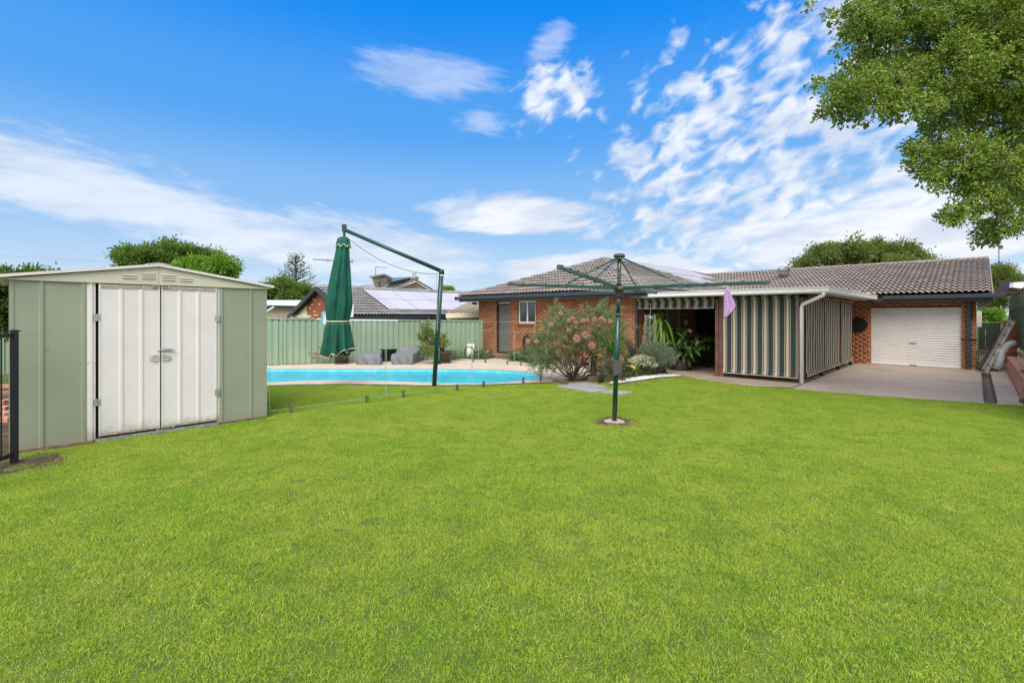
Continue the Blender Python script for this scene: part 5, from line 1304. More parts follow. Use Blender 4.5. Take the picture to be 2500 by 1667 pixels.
# ================================================================== SLABS, EDGING, PEBBLES
for q_, lb in zip(slabs, ('grey square slab next to the garden bed edging', 'middle grey slab of the three lying on the lawn', 'grey slab closest to the clothes hoist pole')):
    o_ = MB().prism([(sum(w_.x for w_ in q_) / 4 + (p.x - sum(w_.x for w_ in q_) / 4) * .965, sum(w_.y for w_ in q_) / 4 + (p.y - sum(w_.y for w_ in q_) / 4) * .965) for p in q_], -.03, .035).build('stone_slab', 'paver', bevel=.004); tag(o_, lb, 'paving slab', 'grey slabs on the lawn')
edging = empty('bed_edging', G(1485, 929), 'weathered timber sleeper edging around the garden bed', 'garden edging')
epx = [(1352, 933), (1384, 939), (1436, 934.5), (1486, 929), (1545, 920.5), (1606, 911)]
eh = [.11, .02, .09, .16, .16, .16]
for (a_, b_, h_) in zip(epx[:-1], epx[1:], (.09, .05, .15, .16, .16)):
    a3, b3 = G(*a_), G(*b_); d = (b3 - a3).normalized(); a3 = a3 + d * .006; b3 = b3 - d * .006
    MB().bar(a3 + Vector((0, 0, h_ / 2)), b3 + Vector((0, 0, h_ / 2)), .07, h_).build('sleeper', 'sleeper', edging, bevel=.008)
kb = empty('kerb_board', G(1600, 925), 'thin timber board holding the white pebbles off the lawn', 'garden edging')
for a_, b_ in (((1480, 943.5), (1560, 932.5)), ((1560, 932.5), (1620, 923.5)), ((1620, 923.5), (1673, 919.5))):
    MB().bar(G(*a_) + Vector((0, 0, .015)), G(*b_) + Vector((0, 0, .015)), .03, .045).build('board', 'sleeper', kb)
pv, pb_ = [], []; ico = MB().lathe((0, 0, 0), [(.45, -.25), (.6, .05), (.3, .35)], 5)
mats4 = []
while len(mats4) < 1500:
    x_ = random.uniform(10.0, 13.0); y_ = random.uniform(5.2, 8.0)
    if inside((x_, y_), peb_poly): s_ = random.uniform(.018, .038); mats4.append(Matrix.Translation((x_, y_, .008 + random.random() * .02)) @ Matrix.Rotation(random.random() * 6, 4, 'Z') @ Matrix.Diagonal((s_, s_ * random.uniform(.6, 1), s_ * .8, 1)))
iv = np.array(ico.v); itf = [list(f) for f in ico.f if len(f) == 4] + [[0, 1, 2, 2], [2, 3, 4, 4], [10, 11, 12, 12]]
itf = np.array([[a, b, c] for f in ico.f if len(f) == 4 for (a, b, c) in ((f[0], f[1], f[2]), (f[0], f[2], f[3]))] + [[10, 11, 12], [10, 12, 13], [10, 13, 14]])
o_ = join_copies('white_pebbles', iv, itf, mats4, 'pebble', None); tag(o_, 'white pebbles spread between the bed edging and the lawn')
sheet('pebble_bed', peb_poly, [], .010, 'paver')
o_ = MB().lathe(G(1522, 931) + Vector((0, 0, .0)), [(.05, 0), (.06, .04), (.045, .09), (.01, .1)], 10).build('garden_light', 'grey_plastic', None, True); tag(o_, 'small black garden light standing among the white pebbles', 'garden light')
be = empty('wall_bed_edging', (UW - .45, 12, 0), 'low timber sleepers edging the planted strip under the house wall', 'garden edging')
yy = 9.2
while yy < 14.6: MB().box(UW - .50, UW - .42, yy + .01, min(yy + 1.15, 14.68), 0, .14).build('sleeper', 'sleeper', be, bevel=.008); yy += 1.16

# ================================================================== PLANTS
def bush(name, label, c, rad, ncl, per, cr_, ll, lw, mat, cat='bush', extra=None, group=None, shell=.4, stems=6, low=.35, part='foliage'):
    base = Vector((c[0], c[1], 0)) if len(c) == 3 else Vector(c)
    root = empty(name, base, label, cat, group); lobes = [(Vector(c), Vector(rad))]
    Pp, Dd, cc = clump_pts(lobes, ncl, per, cr_, shell); k = Pp[:, 2] > .02; Pp, Dd = Pp[k], Dd[k]
    ln = ll * (.6 + .8 * rng.random(len(Pp))); obj(part, leaf_mesh(part, Pp, Dd, ln, ln * lw), mat, root)
    if extra:
        nf, em, es, en = extra; a = rng.normal(size=(nf, 3)); a[:, 2] = np.abs(a[:, 2]) + .1; a = unit(a); Q = np.array(c) + a * np.array(rad) * (1.0 + .08 * rng.random((nf, 1)))
        Q = np.repeat(Q, 5, 0) + rng.normal(size=(nf * 5, 3)) * es * .5; obj(en, leaf_mesh(en, Q, rng.normal(size=Q.shape), es, es * .6), em, root)
    m_ = MB(); limbs(m_, base, [Vector(cc[i]) for i in rng.choice(len(cc), min(stems, len(cc)), replace=False)], .02 + .02 * rad[2]); m_.build('stems', 'bark', root, True)
    return root
# grevillea: fountain of needle leaves and pink spider flowers
gb_ = G(1400, 930); gr = empty('grevillea', gb_, 'large grey green needle leafed shrub with pink spider flowers by the pool', 'shrub')
tg = []
outline = [(1310, 870), (1305, 840), (1325, 815), (1345, 790), (1350, 768), (1375, 775), (1395, 790), (1420, 785), (1445, 765), (1470, 760), (1490, 775), (1495, 805), (1500, 830), (1490, 860), (1470, 880), (1440, 890), (1335, 890), (1360, 900), (1400, 870), (1380, 840), (1420, 830), (1450, 820), (1360, 820), (1400, 810), (1345, 850), (1440, 850), (1465, 800), (1325, 880), (1480, 840), (1310, 855), (1380, 885), (1420, 895), (1370, 800), (1408, 850), (1350, 880), (1500, 800)]
Dg = 11.9; heads = []
outline = [o for o in outline if o[1] < 882]
for (px_, py_) in outline:
    for _ in range(3): heads.append(P(1404 + (px_ - 1400) * .92 + random.uniform(-8, 8), py_ + 8 + random.uniform(-6, 6), Dg + random.uniform(-.55, .75)))
m_ = MB(); cen = gb_ + Vector((0, 0, .35))
limbs(m_, gb_ + Vector((0, 0, 0)), [Vector(heads[i]) for i in range(0, len(heads), 5)], .017, n=6, wob=.18)
for (px_, py_) in ((1340, 885), (1450, 900), (1465, 905), (1375, 880), (1425, 870), (1440, 912)): limbs(m_, gb_, [P(px_, py_, Dg)], .032, n=7, wob=.2, rend=.4)
m_.build('trunk', 'bark', gr, True)
Pp, Dd = [], []
for h in heads:
    ax = np.array(h - cen); ax = ax / np.linalg.norm(ax)
    for s_ in range(7):                     # sprigs
        d = ax * .75 + rng.normal(size=3) * .6 + np.array([0, 0, .15]); d /= np.linalg.norm(d); L_ = .18 + .26 * rng.random(); st = np.array(h) + rng.normal(size=3) * .09
        n_ = 30; f_ = rng.random(n_)[:, None]; droop = np.array([0, 0, -.10]) * f_ ** 2
        Pp.append(st + d * L_ * f_ + droop); Dd.append(d * .8 + rng.normal(size=(n_, 3)) * .55)
Pp, Dd = np.concatenate(Pp), np.concatenate(Dd)
obj('foliage', leaf_mesh('foliage', Pp, Dd, .08 + .06 * rng.random(len(Pp)), .011, fold=.1), 'lf_grev', gr)
for (px_, py_) in [(1390, 783), (1398, 777), (1405, 788), (1424, 783), (1452, 779), (1467, 778), (1489, 785), (1388, 807), (1408, 827), (1430, 817), (1445, 844), (1345, 792), (1310, 834), (1290, 833), (1433, 783), (1369, 765), (1475, 782)]:
    c_ = np.array(P(px_, py_, Dg - .85)); nf = 120; d = unit(rng.normal(size=(nf, 3)) + np.array([0, 0, .25])); rs_ = (5.4 if (px_, py_) in ((1408, 827), (1430, 817), (1445, 844)) else 3.2) / FPX * Dg
    obj('flower', leaf_mesh('flower', c_ + d * rs_ * .2, d, rs_ * 1.7, .013, fold=.1), 'fl_pink', gr)
# yucca like sword leaves
def rosette(root, c, n_, ln, w_, mat, up=.5, spread=1.0, name='leaves', seg=4, droop=.25):
    m_ = MB()
    for k in range(n_):
        a = rng.random() * 2 * math.pi; e = up + rng.random() * (1.35 - up); d = Vector((math.cos(a) * math.cos(e) * spread, math.sin(a) * math.cos(e) * spread, math.sin(e))).normalized(); L_ = ln * (.65 + .5 * rng.random()); s_ = d.cross(Vector((0, 0, 1))).normalized(); b = len(m_.v)
        for j in range(seg + 1):
            f_ = j / seg; p_ = Vector(c) + d * L_ * f_ + Vector((0, 0, -droop * L_ * f_ * f_)); ww = w_ * (1 - f_) ** .6 * (.6 + .4 * min(1, f_ * 4)); lift = Vector((0, 0, ww * .25))
            m_.v += [tuple(p_ - s_ * ww / 2 + lift), tuple(p_), tuple(p_ + s_ * ww / 2 + lift)]
        for j in range(seg):
            q0 = b + 3 * j; m_.f += [(q0, q0 + 1, q0 + 4, q0 + 3), (q0 + 1, q0 + 2, q0 + 5, q0 + 4)]; m_.mi += [0, 0]
    return m_.build(name, mat, root, True)
yb = P(1465, 925, 11.7); yb.z = 0; yc = empty('yucca', yb, 'spiky green sword leafed plant leaning behind the hoist pole', 'yucca')
c1 = P(1492, 860, 11.5); MB().tube([yb, yb.lerp(c1, .5) + RT * -.02, c1], [.06, .05, .045], 8).build('stem', 'bark', yc, True)
rosette(yc, c1, 46, .72, .05, 'lf_yucca', .15, 1, droop=.18)
c2 = P(1503, 840, 11.5); rosette(yc, c2, 26, .6, .045, 'lf_yucca', .5, 1, name='upper_leaves', droop=.1)
yb2 = P(1449, 925, 12.2); yb2.z = 0; o_ = empty('palm_stump', yb2, 'rough brown palm stem standing between the flowering shrub and the yucca', 'palm trunk'); c2 = P(1449, 868, 12.2)
m_ = MB(); pts_ = [yb2.lerp(c2, k / 10) for k in range(11)]; m_.tube(pts_, [.10] + [.065 + .012 * (k % 2) for k in range(10)], 10); m_.build('trunk', 'bark', o_, True)
bush('flowering_bush', 'low rounded bush covered in cream white flowers beside the pebbles', P(1568, 893, 13.2), (.36, .42, .27), 90, 42, .07, .035, .55, 'lf_bush', extra=(620, 'lf_white', .032, 'flowers'))
bush('groundcover_bush', 'dark green low bush between the hoist crank and the bed edging', P(1522, 903, 12.7), (.34, .36, .2), 70, 40, .07, .04, .5, 'lf_bush')
bush('silver_shrub', 'soft grey green feathery shrub in front of the patio', P(1604, 864, 13.3), (.48, .5, .3), 120, 60, .09, .06, .14, 'lf_grey', cat='shrub')
o_ = pot('plant_tub', 'small timber tub below the grey green shrub', Vector((*P(1612, 899, 13.5)[:2], .01)), .15, .17, .24, 'barrel', True, 'planter')
bush('purple_plant', 'small dark purple leafed plant near the corner of the brick wall', P(1531, 850, 13.4), (.2, .22, .24), 30, 40, .06, .04, .5, 'lf_purple', cat='plant')
bush('grassy_tuft', 'yellow green grassy tuft below the purple plant', P(1562, 872, 13.5), (.3, .25, .16), 40, 40, .06, .12, .06, 'lf_frangi', cat='plant')
bush('daisy_bush', 'green bush with tiny white flowers left of the security door', P(1174, 866, 18.3), (.45, .46, .18), 90, 40, .08, .05, .3, 'lf_bush', extra=(60, 'lf_white', .03, 'flowers'))
bush('daisy_bush', 'small green and white flowered bush right of the security door steps', P(1262, 869, 17.3), (.3, .32, .15), 60, 40, .07, .05, .3, 'lf_bush', extra=(40, 'lf_white', .03, 'flowers'))
bush('fern_bush', 'dense fine leafed green bush under the coiled hose', P(1292, 867, 16.9), (.32, .34, .26), 90, 50, .07, .06, .12, 'lf_bush', cat='bush')
bush('weed_patch', 'wispy green weeds growing at the foot of the green fence', P(1118, 871, 18.2), (.5, .3, .18), 50, 26, .08, .07, .12, 'lf_bush', cat='weeds')
bush('fence_shrub', 'low wispy shrub at the fence just right of the dark pot', P(1104, 870, 17.6), (.22, .22, .2), 30, 20, .08, .07, .12, 'lf_bush', cat='weeds')
# hanging string plant, staghorn, potted ginger
sp = empty('hanging_plant', P(1587, 770, 13.6), 'pale trailing string plant hanging below the rolled blind', 'hanging plant')
bk_ = P(1588, 773, 13.6); MB().lathe(bk_, [(.06, -.10), (.11, 0), (.10, 0)], 14).build('basket', 'vent_grey', sp, True)
MB().tube([bk_, bk_ + Vector((0, 0, .38))], .004, 4).build('wire', 'rope', sp)
Pp, Dd = [], []
for (xa, xb2, yb_) in ((1576, 1574, 850), (1580, 1579, 845), (1585, 1586, 848), (1587, 1588, 843), (1597, 1598, 840), (1600, 1599, 846), (1577, 1556, 862), (1576, 1570, 840), (1584, 1584, 835), (1598, 1597, 825)):
    for k in range(170):
        f_ = k / 170; bend = f_ ** 3 if xb2 == 1556 else f_; p_ = P(xa + (xb2 - xa) * bend, 770 + (yb_ - 770) * f_, 13.55 + .05 * math.sin(xa)); Pp.append(np.array(p_) + rng.normal(size=3) * .014); Dd.append(rng.normal(size=3))
obj('strings', leaf_mesh('strings', np.array(Pp), np.array(Dd), .026, .018), 'lf_string', sp)
sg = empty('staghorn_fern', P(1612, 800, 14.3), 'bright green staghorn fern hanging at the patio opening', 'fern')
cs = P(1612, 792, 14.3); m_ = MB()
def frond(m_, c, az_, ln, w_, el0, droop, seg=8):
    d = Vector((math.cos(az_) * math.cos(el0), math.sin(az_) * math.cos(el0), math.sin(el0))); s_ = Vector((-math.sin(az_), math.cos(az_), 0)); b = len(m_.v)
    for j in range(seg + 1):
        f_ = j / seg; p_ = Vector(c) + d * ln * f_ + Vector((0, 0, -droop * ln * f_ * f_)); ww = w_ * math.sin(math.pi * min(1, .12 + f_ * .85)) ** .7
        m_.v += [tuple(p_ - s_ * ww / 2), tuple(p_ + Vector((0, 0, -ww * .12))), tuple(p_ + s_ * ww / 2)]
    for j in range(seg):
        q0 = b + 3 * j; m_.f += [(q0, q0 + 1, q0 + 4, q0 + 3), (q0 + 1, q0 + 2, q0 + 5, q0 + 4)]; m_.mi += [0, 0]
for k in range(46): frond(m_, cs + Vector((rng.normal() * .08, rng.normal() * .08, rng.normal() * .08)), rng.random() * 6.28, .35 + .35 * rng.random(), .05 + .04 * rng.random(), .3 + .5 * rng.random(), 1.7)
for k in range(16): frond(m_, cs + Vector((0, 0, .1)), rng.random() * 6.28, .5 + .2 * rng.random(), .07, 1.0, .5)
m_.build('fronds', 'lf_stag', sg, True)
MB().obox(cs + RT * .0 + Vector((0, 0, .02)), RT * .12, FW * .06, (0, 0, .14)).build('root_ball', 'bark', sg, bevel=.04)
s2 = empty('staghorn_fern', P(1600, 745, 14.6), 'higher green antler fern just under the rolled blind', 'fern'); m_ = MB(); cs = P(1610, 765, 14.6)
for k in range(26): frond(m_, cs, rng.random() * 6.28, .3 + .2 * rng.random(), .045, .9 + .5 * rng.random(), .3)
m_.build('fronds', 'lf_stag', s2, True); MB().obox(cs, RT * .1, FW * .05, (0, 0, .05)).build('root_ball', 'bark', s2, bevel=.03)
qg = P(1663, 892, 14.6); qg.z = .01; gn_ = empty('potted_ginger', qg, 'big dark broad leafed plant in a half barrel on the patio', 'potted plant')
nst = 16; rb_ = .27
for k in range(nst):
    a = 2 * math.pi * (k + .5) / nst; m_ = MB(); t_ = Vector((-math.sin(a), math.cos(a), 0)); o2 = Vector((math.cos(a), math.sin(a), 0)); wv_ = math.pi * rb_ / nst * .94
    m_.extrude([qg + o2 * (rb_ * .88) - t_ * wv_ * .88 + Vector((0, 0, .03)), qg + o2 * (rb_ * .88) + t_ * wv_ * .88 + Vector((0, 0, .03)), qg + o2 * rb_ + t_ * wv_ + Vector((0, 0, .33)), qg + o2 * rb_ - t_ * wv_ + Vector((0, 0, .33))], -o2 * .02); m_.build('stave', 'barrel', gn_)
for z_ in (.07, .28): MB().lathe(qg + Vector((0, 0, z_)), [(rb_ * (.885 + .11 * z_ / .3) + .006, 0), (rb_ * (.885 + .11 * z_ / .3) + .008, .025)], 32).build('hoop', 'grey_plastic', gn_)
MB().lathe(qg, [(.30, .0), (.33, .03), (.31, .035)], 28).build('saucer', 'black', gn_, True); MB().lathe(qg + Vector((0, 0, .28)), [(rb_ * .95, 0), (.01, .02)], 20).build('potting_soil', 'soil', gn_)
m_ = MB(); st_ = MB(); br_ = MB(); cq = qg + Vector((0, 0, .3))
for k in range(58):
    a = rng.random() * 6.28; rr2 = .95 * math.sqrt(rng.random()); tip = cq + Vector((math.cos(a) * rr2 * .95, math.sin(a) * rr2 * .95, .25 + .95 * rng.random() * (1.15 - rr2 * .5)))
    st_.tube([cq + Vector((math.cos(a) * .12, math.sin(a) * .12, 0)), cq.lerp(tip, .6) + Vector((0, 0, .08)), tip], [.012, .01, .006], 5)
    for j in range(5):
        p_ = cq.lerp(tip, .45 + .135 * j) + Vector((0, 0, .03)); frond(br_ if rng.random() < .06 else m_, p_, rng.random() * 6.28, .32 + .14 * rng.random(), .115 + .03 * rng.random(), .2 + .6 * rng.random(), .7, 6)
for k in range(16):
    a = rng.random() * 6.28; p_ = cq + Vector((math.cos(a) * .25, math.sin(a) * .25, .05 + .2 * rng.random())); frond(br_ if k % 2 else m_, p_, a, .28, .08, .1, 1.0, 5)
m_.build('leaves', 'lf_ginger', gn_, True); br_.build('withered_leaves', 'lf_brown', gn_, True); st_.build('stalks', 'lf_stag', gn_, True)
bush('shade_plant', 'dark leafy plant in the shadow at the right of the patio opening', P(1722, 862, 15.6), (.45, .45, .45), 60, 30, .1, .11, .3, 'lf_hedge', cat='plant')

# ================================================================== BESIDE THE GARAGE
# cardboard box with upside-down lettering
cbp = U(2388, 862, 20.9); cb = empty('cardboard_box', (21.0, -.3, 0), 'open brown cardboard box with black letters upside down behind the metal ramp', 'box')
bz0, bz1 = U(2400, 882, 21).z - .05, U(2400, 849.5, 21).z; by0, by1 = U(2424, 860, 21).y, U(2389.5, 860, 21).y
MB().box(21.0, 21.35, by0, by1, bz0, bz1).build('carton', 'card', cb, bevel=.004)
MB().extrude([(21.0, by0, bz1), (21.0, by1, bz1), (20.93, by1 + .02, bz1 + .02), (20.93, by0, bz1 + .02)], (0, 0, .004)).build('flap', 'card', cb)
cv = bpy.data.curves.new('lettering', 'FONT'); cv.body = 'NG'; cv.size = .20; cv.extrude = .001; cv.align_x = 'CENTER'; cv.align_y = 'CENTER'; cv.materials.append(MT['ink'])
lo = bpy.data.objects.new('lettering', cv); COL.objects.link(lo); pc_ = U(2399.5, 861.5, 20.995)
lo.matrix_basis = Matrix.Translation((20.994, pc_.y, pc_.z)) @ Matrix(((0, 0, -1, 0), (1, 0, 0, 0), (0, -1, 0, 0), (0, 0, 0, 1))); attach(lo, cb)
bpy.context.view_layer.update()
lm = bpy.data.meshes.new_from_object(lo.evaluated_get(bpy.context.evaluated_depsgraph_get())); mb_ = lo.matrix_basis.copy(); bpy.data.objects.remove(lo); lm.materials.clear(); lo = obj('lettering', lm, 'ink'); lo.matrix_basis = mb_; attach(lo, cb)
MB().box(20.95, 21.4, by0 - .1, by1, 0, bz0).build('black_crate', 'black', None); tag(bpy.data.objects['black_crate'], 'black crate underneath the cardboard box beside the garage', 'crate')
# aluminium ramps leaning on the fence
def leaning(name, label, pa, pb, wd, th, mat, cat, rungs=0):
    a_, b_ = pa, pb; d = (b_ - a_).normalized(); s_ = Vector((0, 1, 0)).cross(d).normalized(); n_ = d.cross(s_)
    side = (RT * 1.0 + Vector((0, 0, 0))); side = (side - d * side.dot(d)).normalized(); n_ = d.cross(side)
    root = empty(name, (a_.x, a_.y, 0), label, cat)
    MB().obox((a_ + b_) / 2, (b_ - a_) / 2, side * wd / 2, n_ * th / 2).build('deck', mat, root)
    for sg_ in (-1, 1): MB().obox((a_ + b_) / 2 + side * sg_ * wd / 2 - n_ * .015, (b_ - a_) / 2, side * .012, n_ * .04).build('side_rail', 'silver' if mat == 'silver' else 'grey_plastic', root)
    for k in range(rungs): MB().obox(a_.lerp(b_, (k + .5) / rungs) - n_ * (th / 2 + .012), d * .012, side * wd * .30, n_ * .008).build('cleat', 'grey_plastic', root)
    return root
a_ = P(2404, 903, 14.0); a_.z = .04; b_ = P(2470, 783, 14.9)
leaning('loading_ramp', 'long aluminium loading ramp leaning across the corner against the fence', a_, b_, .12, .02, 'silver', 'ramp', 5)
a_ = P(2389, 896, 14.15); a_.z = .06; b_ = P(2471, 772, 15.2); leaning('metal_rail', 'dark narrow metal rail leaning behind the aluminium ramp', a_, b_, .06, .03, 'grey_plastic', 'rail', 0)
# rolled mat standing bent in the corner
pts_ = [P(2425, 903, 14.25), P(2432, 885, 14.3), P(2441, 862, 14.35), P(2455, 845, 14.5), P(2473, 838, 14.6)]; pts_[0].z = .03
m_ = MB(); m_.tube(pts_, [.16, .155, .13, .11, .10], 20, cap=False); ml = empty('rolled_mat', pts_[0], 'pale grey rolled mat slumped against the retaining wall', 'mat'); m_.build('roll', 'mat_grey', ml, True)
m_ = MB(); m_.tube([pts_[0] + Vector((0, 0, .01)), pts_[1]], [.12, .115], 18, cap=False); m_.tube([pts_[0] + Vector((0, 0, .01)), pts_[1]], [.08, .075], 16); m_.build('inner_turns', 'mat_grey', ml, True)
MB().tube([pts_[1].lerp(pts_[0], .7), pts_[1].lerp(pts_[0], .78)], .161, 20, cap=False).build('band', 'ink', ml)

# ================================================================== NEIGHBOURS
nb = empty('neighbour_house', (9.6, 22, 0), 'neighbour brick gable house with dark barge boards behind the back fence', 'house')
NU0, NU1, NRV, NRZ, NE = 9.6, 27.0, 22.0, 2.96, 1.62; NV0, NV1 = 18.75, 25.3
m_ = MB(); m_.extrude([(NU0 + .3, NV0 + .4, 0), (NU0 + .3, NV0 + .4, NE), (NU0 + .3, NRV, NRZ - .16), (NU0 + .3, NV1 - .4, NE), (NU0 + .3, NV1 - .4, 0)], (.1, 0, 0)); m_.box(NU0 + .4, NU1, NV0 + .5, NV0 + .6, 0, NE - .1); m_.build('wall', 'mortar', nb)
lst = []; org = Vector((NU0 + .3, NV0 + .4, 0)); sl_ = (NRZ - .16 - NE) / (NRV - NV0 - .4)
tmp = []; brick_field((NU0 + .3, NV0 + .4, 1.2), (0, 1, 0), (-1, 0, 0), NV1 - NV0 - .8, 1.7, lst=tmp, z0=1.2, course=.085, bl=.24)
bA, bB = U(724, 760, NU0 + .3).y, U(749, 760, NU0 + .3).y
for m4 in tmp:
    t = m4.translation; zl = NRZ - .18 - abs(t.y - NRV) * sl_ * (1 if t.y < NRV else (NRZ - .16 - NE) / (NV1 - .4 - NRV) / sl_)
    if t.z < zl and not (bB < t.y < bA): lst.append(m4)
pieces('brick', 'brick_courses', BOXV, BOXF, lst, 'nbrick', nb)
zc = [NRZ - .18 - (y_ - NRV) * (NRZ - .16 - NE) / (NV1 - .4 - NRV) for y_ in (bB, bA)]
MB().extrude([(NU0 + .27, bB, 1.2), (NU0 + .27, bB, zc[0]), (NU0 + .27, bA, zc[1]), (NU0 + .27, bA, 1.2)], (.03, 0, 0)).build('cladding', 'render_cream', nb)
for k in range(7):
    y_ = bB + (bA - bB) * k / 7; MB().bar((NU0 + .262, y_, 1.45), (NU0 + .262, min(bA, y_ + .35), 1.45 + .35 * (min(1, (bA - y_) / .35))), .02, .015).build('batten', 'cream_trim', nb)
MB().box(NU0 + .2, NU0 + .3, U(755, 765, NU0 + .2).y, U(715, 765, NU0 + .2).y, U(740, 776, NU0 + .2).z, U(740, 769, NU0 + .2).z).build('window_hood', 'render_cream', nb)
for (ya, yb_, za_, zb_) in ((NV0 - .0, NRV, NE - .02, NRZ), (NV1, NRV, NE - .02, NRZ)):
    MB().extrude([(NU0, ya, za_ - .16), (NU0, ya, za_ + .03), (NU0, yb_, zb_ + .03), (NU0, yb_, zb_ - .16)], (.05, 0, 0)).build('barge_board', 'gutter_dark', nb)
m_ = MB(); m_.add([(NU0, NV0, NE), (NU1, NV0, NE), (NU1, NRV, NRZ), (NU0, NRV, NRZ), (NU0, NV1, NE), (NU1, NV1, NE)], [(0, 1, 2, 3), (3, 2, 5, 4)]); m_.build('roof', 'dark_brown', nb)
upN = Vector((0, NRV - NV0, NRZ - NE)); nN = 11; exN = upN.length / nN; mats4 = []
rotN = Matrix((Vector((1, 0, 0)), upN.normalized(), Vector((1, 0, 0)).cross(upN.normalized()))).transposed().to_4x4()
for r in range(nN):
    for c in range(int((NU1 - NU0) / .3)):
        u_ = NU0 + .1 + c * .3
        if r >= 2 and u_ > NU0 + 2.6 and r < 10: continue
        mats4.append(Matrix.Translation(Vector((u_, NV0, NE)) + upN.normalized() * (r * exN) + Vector((0, 0, .01))) @ rotN @ Matrix.Diagonal((1, exN / ex, 1.2, 1)))
pieces('roof_tile', 'roof_tiles', tv, tf, mats4, 'tile_black', nb, limit=280)
caps_house = house
m_ = MB(); k = NU0
while k < NU1: m_.tube([(k, NRV, NRZ + .02), (k + .42, NRV, NRZ + .035)], [.10, .115], 8); k += .40
m_.build('ridge_caps', 'tile_black', nb, kind='stuff')
MB().box(NU0, NU1, NV0 - .12, NV0, NE - .10, NE + .02).build('gutter', 'gutter_dark', nb)
MB().box(NU0 + 4, NU0 + 8.5, NV0 + .45, NV0 + .5, NE - .45, NE - .18).build('window_strip', 'dark_brown', nb)
solar('solar_array', 'two long rows of pale solar panels on the neighbour roof behind the umbrella', Vector((NU0 + 2.2, NV0, NE)) + upN.normalized() * .55, (1, 0, 0), upN, 8, 2, 1.62, 1.30)
aw = empty('neighbour_awning', P(1090, 776, 20.6), 'cream ribbed metal patio roof of the neighbour beside the house corner', 'awning')
A0, A1, A2, A3 = P(1089, 766, 20.6), P(1215, 764, 20.6), P(1230, 728, 24.5), P(1158, 735, 24.5)
MB().extrude([A0, A1, A2, A3], (0, 0, -.03)).build('roof_sheet', 'tin_cream', aw)
m_ = MB()
for k in range(15):
    f_ = k / 14; e0 = A0.lerp(A1, f_); dirv = ((A3 - A0) + (A2 - A1)) * .5; dirv = (P(1190, 728, 24.5) - P(1118, 766, 20.6)); pts_ = [e0, e0 + dirv]; m_.bar(e0 + Vector((0, 0, .012)), e0 + dirv + Vector((0, 0, .012)), .07, .03)
m_.build('ribs', 'tin_rib', aw, kind='stuff')
m_ = MB(); m_.obox((A0 + A1) / 2 - Vector((0, 0, .10)), (A1 - A0) / 2, FW * .06, (0, 0, .085)); m_.build('gutter', 'tin_cream', aw)
m_ = MB(); m_.obox((A0 + A1) / 2 + FW * .4 - Vector((0, 0, .95)), (A1 - A0) / 2, FW * .02, (0, 0, .77)); m_.build('back_wall', 'yellow_wall', aw)
# beige shed on the left
bs = empty('neighbour_shed', P(690, 790, 27), 'beige board shed with white tin roof behind the fence at the left', 'shed'); Ds = 27
a_, b_ = P(600, 748, Ds), P(745, 748, Ds + 1); m_ = MB(); m_.obox(Vector(((a_.x + b_.x) / 2, (a_.y + b_.y) / 2, .8)), (b_ - a_) / 2, FW * .05, (0, 0, .9 + (P(700, 751, Ds).z - 1.7))); m_.build('wall', 'render_pink', bs)
m_ = MB()
for k in range(14): q_ = a_.lerp(b_, k / 13); m_.obox(Vector((q_.x, q_.y, 1.2)) - FW * .06, RT * .02, FW * .01, (0, 0, P(700, 753, Ds).z - 1.2))
m_.build('board_joints', 'render_cream', bs, kind='stuff')
m_ = MB(); m_.add([P(600, 744, Ds - .5), P(748, 746, Ds + .6), P(760, 733, Ds + 5), P(600, 732, Ds + 5)], [(0, 1, 2, 3)]); o_ = m_.build('roof', 'tin_white', bs); o_.modifiers.new('t', 'SOLIDIFY').thickness = .05
MB().bar(P(655, 747, Ds - .55), P(748, 749, Ds + .55), .08, .09).build('gutter', 'gutter_dark', bs)
MB().tube([P(668, 749, Ds - .6), P(660, 755, Ds - .6), P(640, 768, Ds - .6)], .05, 8).build('downpipe', 'white_paint', bs)
# two storey beige house far behind
fh = empty('far_house', P(1000, 730, 36), 'beige boarded house with steep roofs and little tower beyond the brick gable house', 'house'); Df = 36
def poly3(name, pts_, mat, thick=.15, D=Df): return MB().extrude([P(x_, y_, d_) for x_, y_, d_ in pts_], FW * thick).build(name, mat, fh)
poly3('wall', [(945, 760, 36), (950, 712, 36), (1016, 688, 36), (1016, 760, 36)], 'render_pink'); poly3('wall', [(1016.5, 760, 36), (1016.5, 688, 36), (1064, 717, 36), (1064, 760, 36)], 'render_cream')
for k in range(10): m_ = MB(); m_.bar(P(955 + k * 6.3, 711 - k * 2.2, 35.95), P(955 + k * 6.3, 752, 35.95), .02, .04); m_.build('weatherboard', 'soffit', fh)
MB().bar(P(946, 711.5, 35.5), P(1021, 678.5, 35.5), .5, .13).build('barge_board', 'render_pink', fh); MB().bar(P(1016, 684.5, 35.6), P(1070, 716, 35.6), .5, .13).build('barge_board', 'render_pink', fh)
MB().bar(P(946, 710, 35.5), P(1021, 676.8, 35.5), .6, .05).build('roof_edge', 'dark_brown', fh); MB().bar(P(1016, 682.8, 35.6), P(1070, 714.5, 35.6), .6, .05).build('roof_edge', 'dark_brown', fh)
m_ = MB(); m_.extrude([P(905, 712, 37.5), P(949, 709, 35.6), P(1020, 677.5, 35.6), P(960, 681, 39)], (0, 0, -.15)); m_.build('roof', 'tile_black', fh)
m_ = MB(); m_.extrude([P(860, 712, 39), P(905, 712, 37.5), P(940, 690, 40), P(880, 697, 41)], (0, 0, -.15)); m_.build('roof', 'tile_black', fh)
poly3('tower', [(909, 708, 38), (909, 677, 38), (944, 672, 38), (944, 708, 38)], 'soffit', 1.2); poly3('tower_side', [(944, 706, 38.1), (944, 671, 38.1), (960, 683, 38.1), (960, 700, 38.1)], 'render_cream', .6)
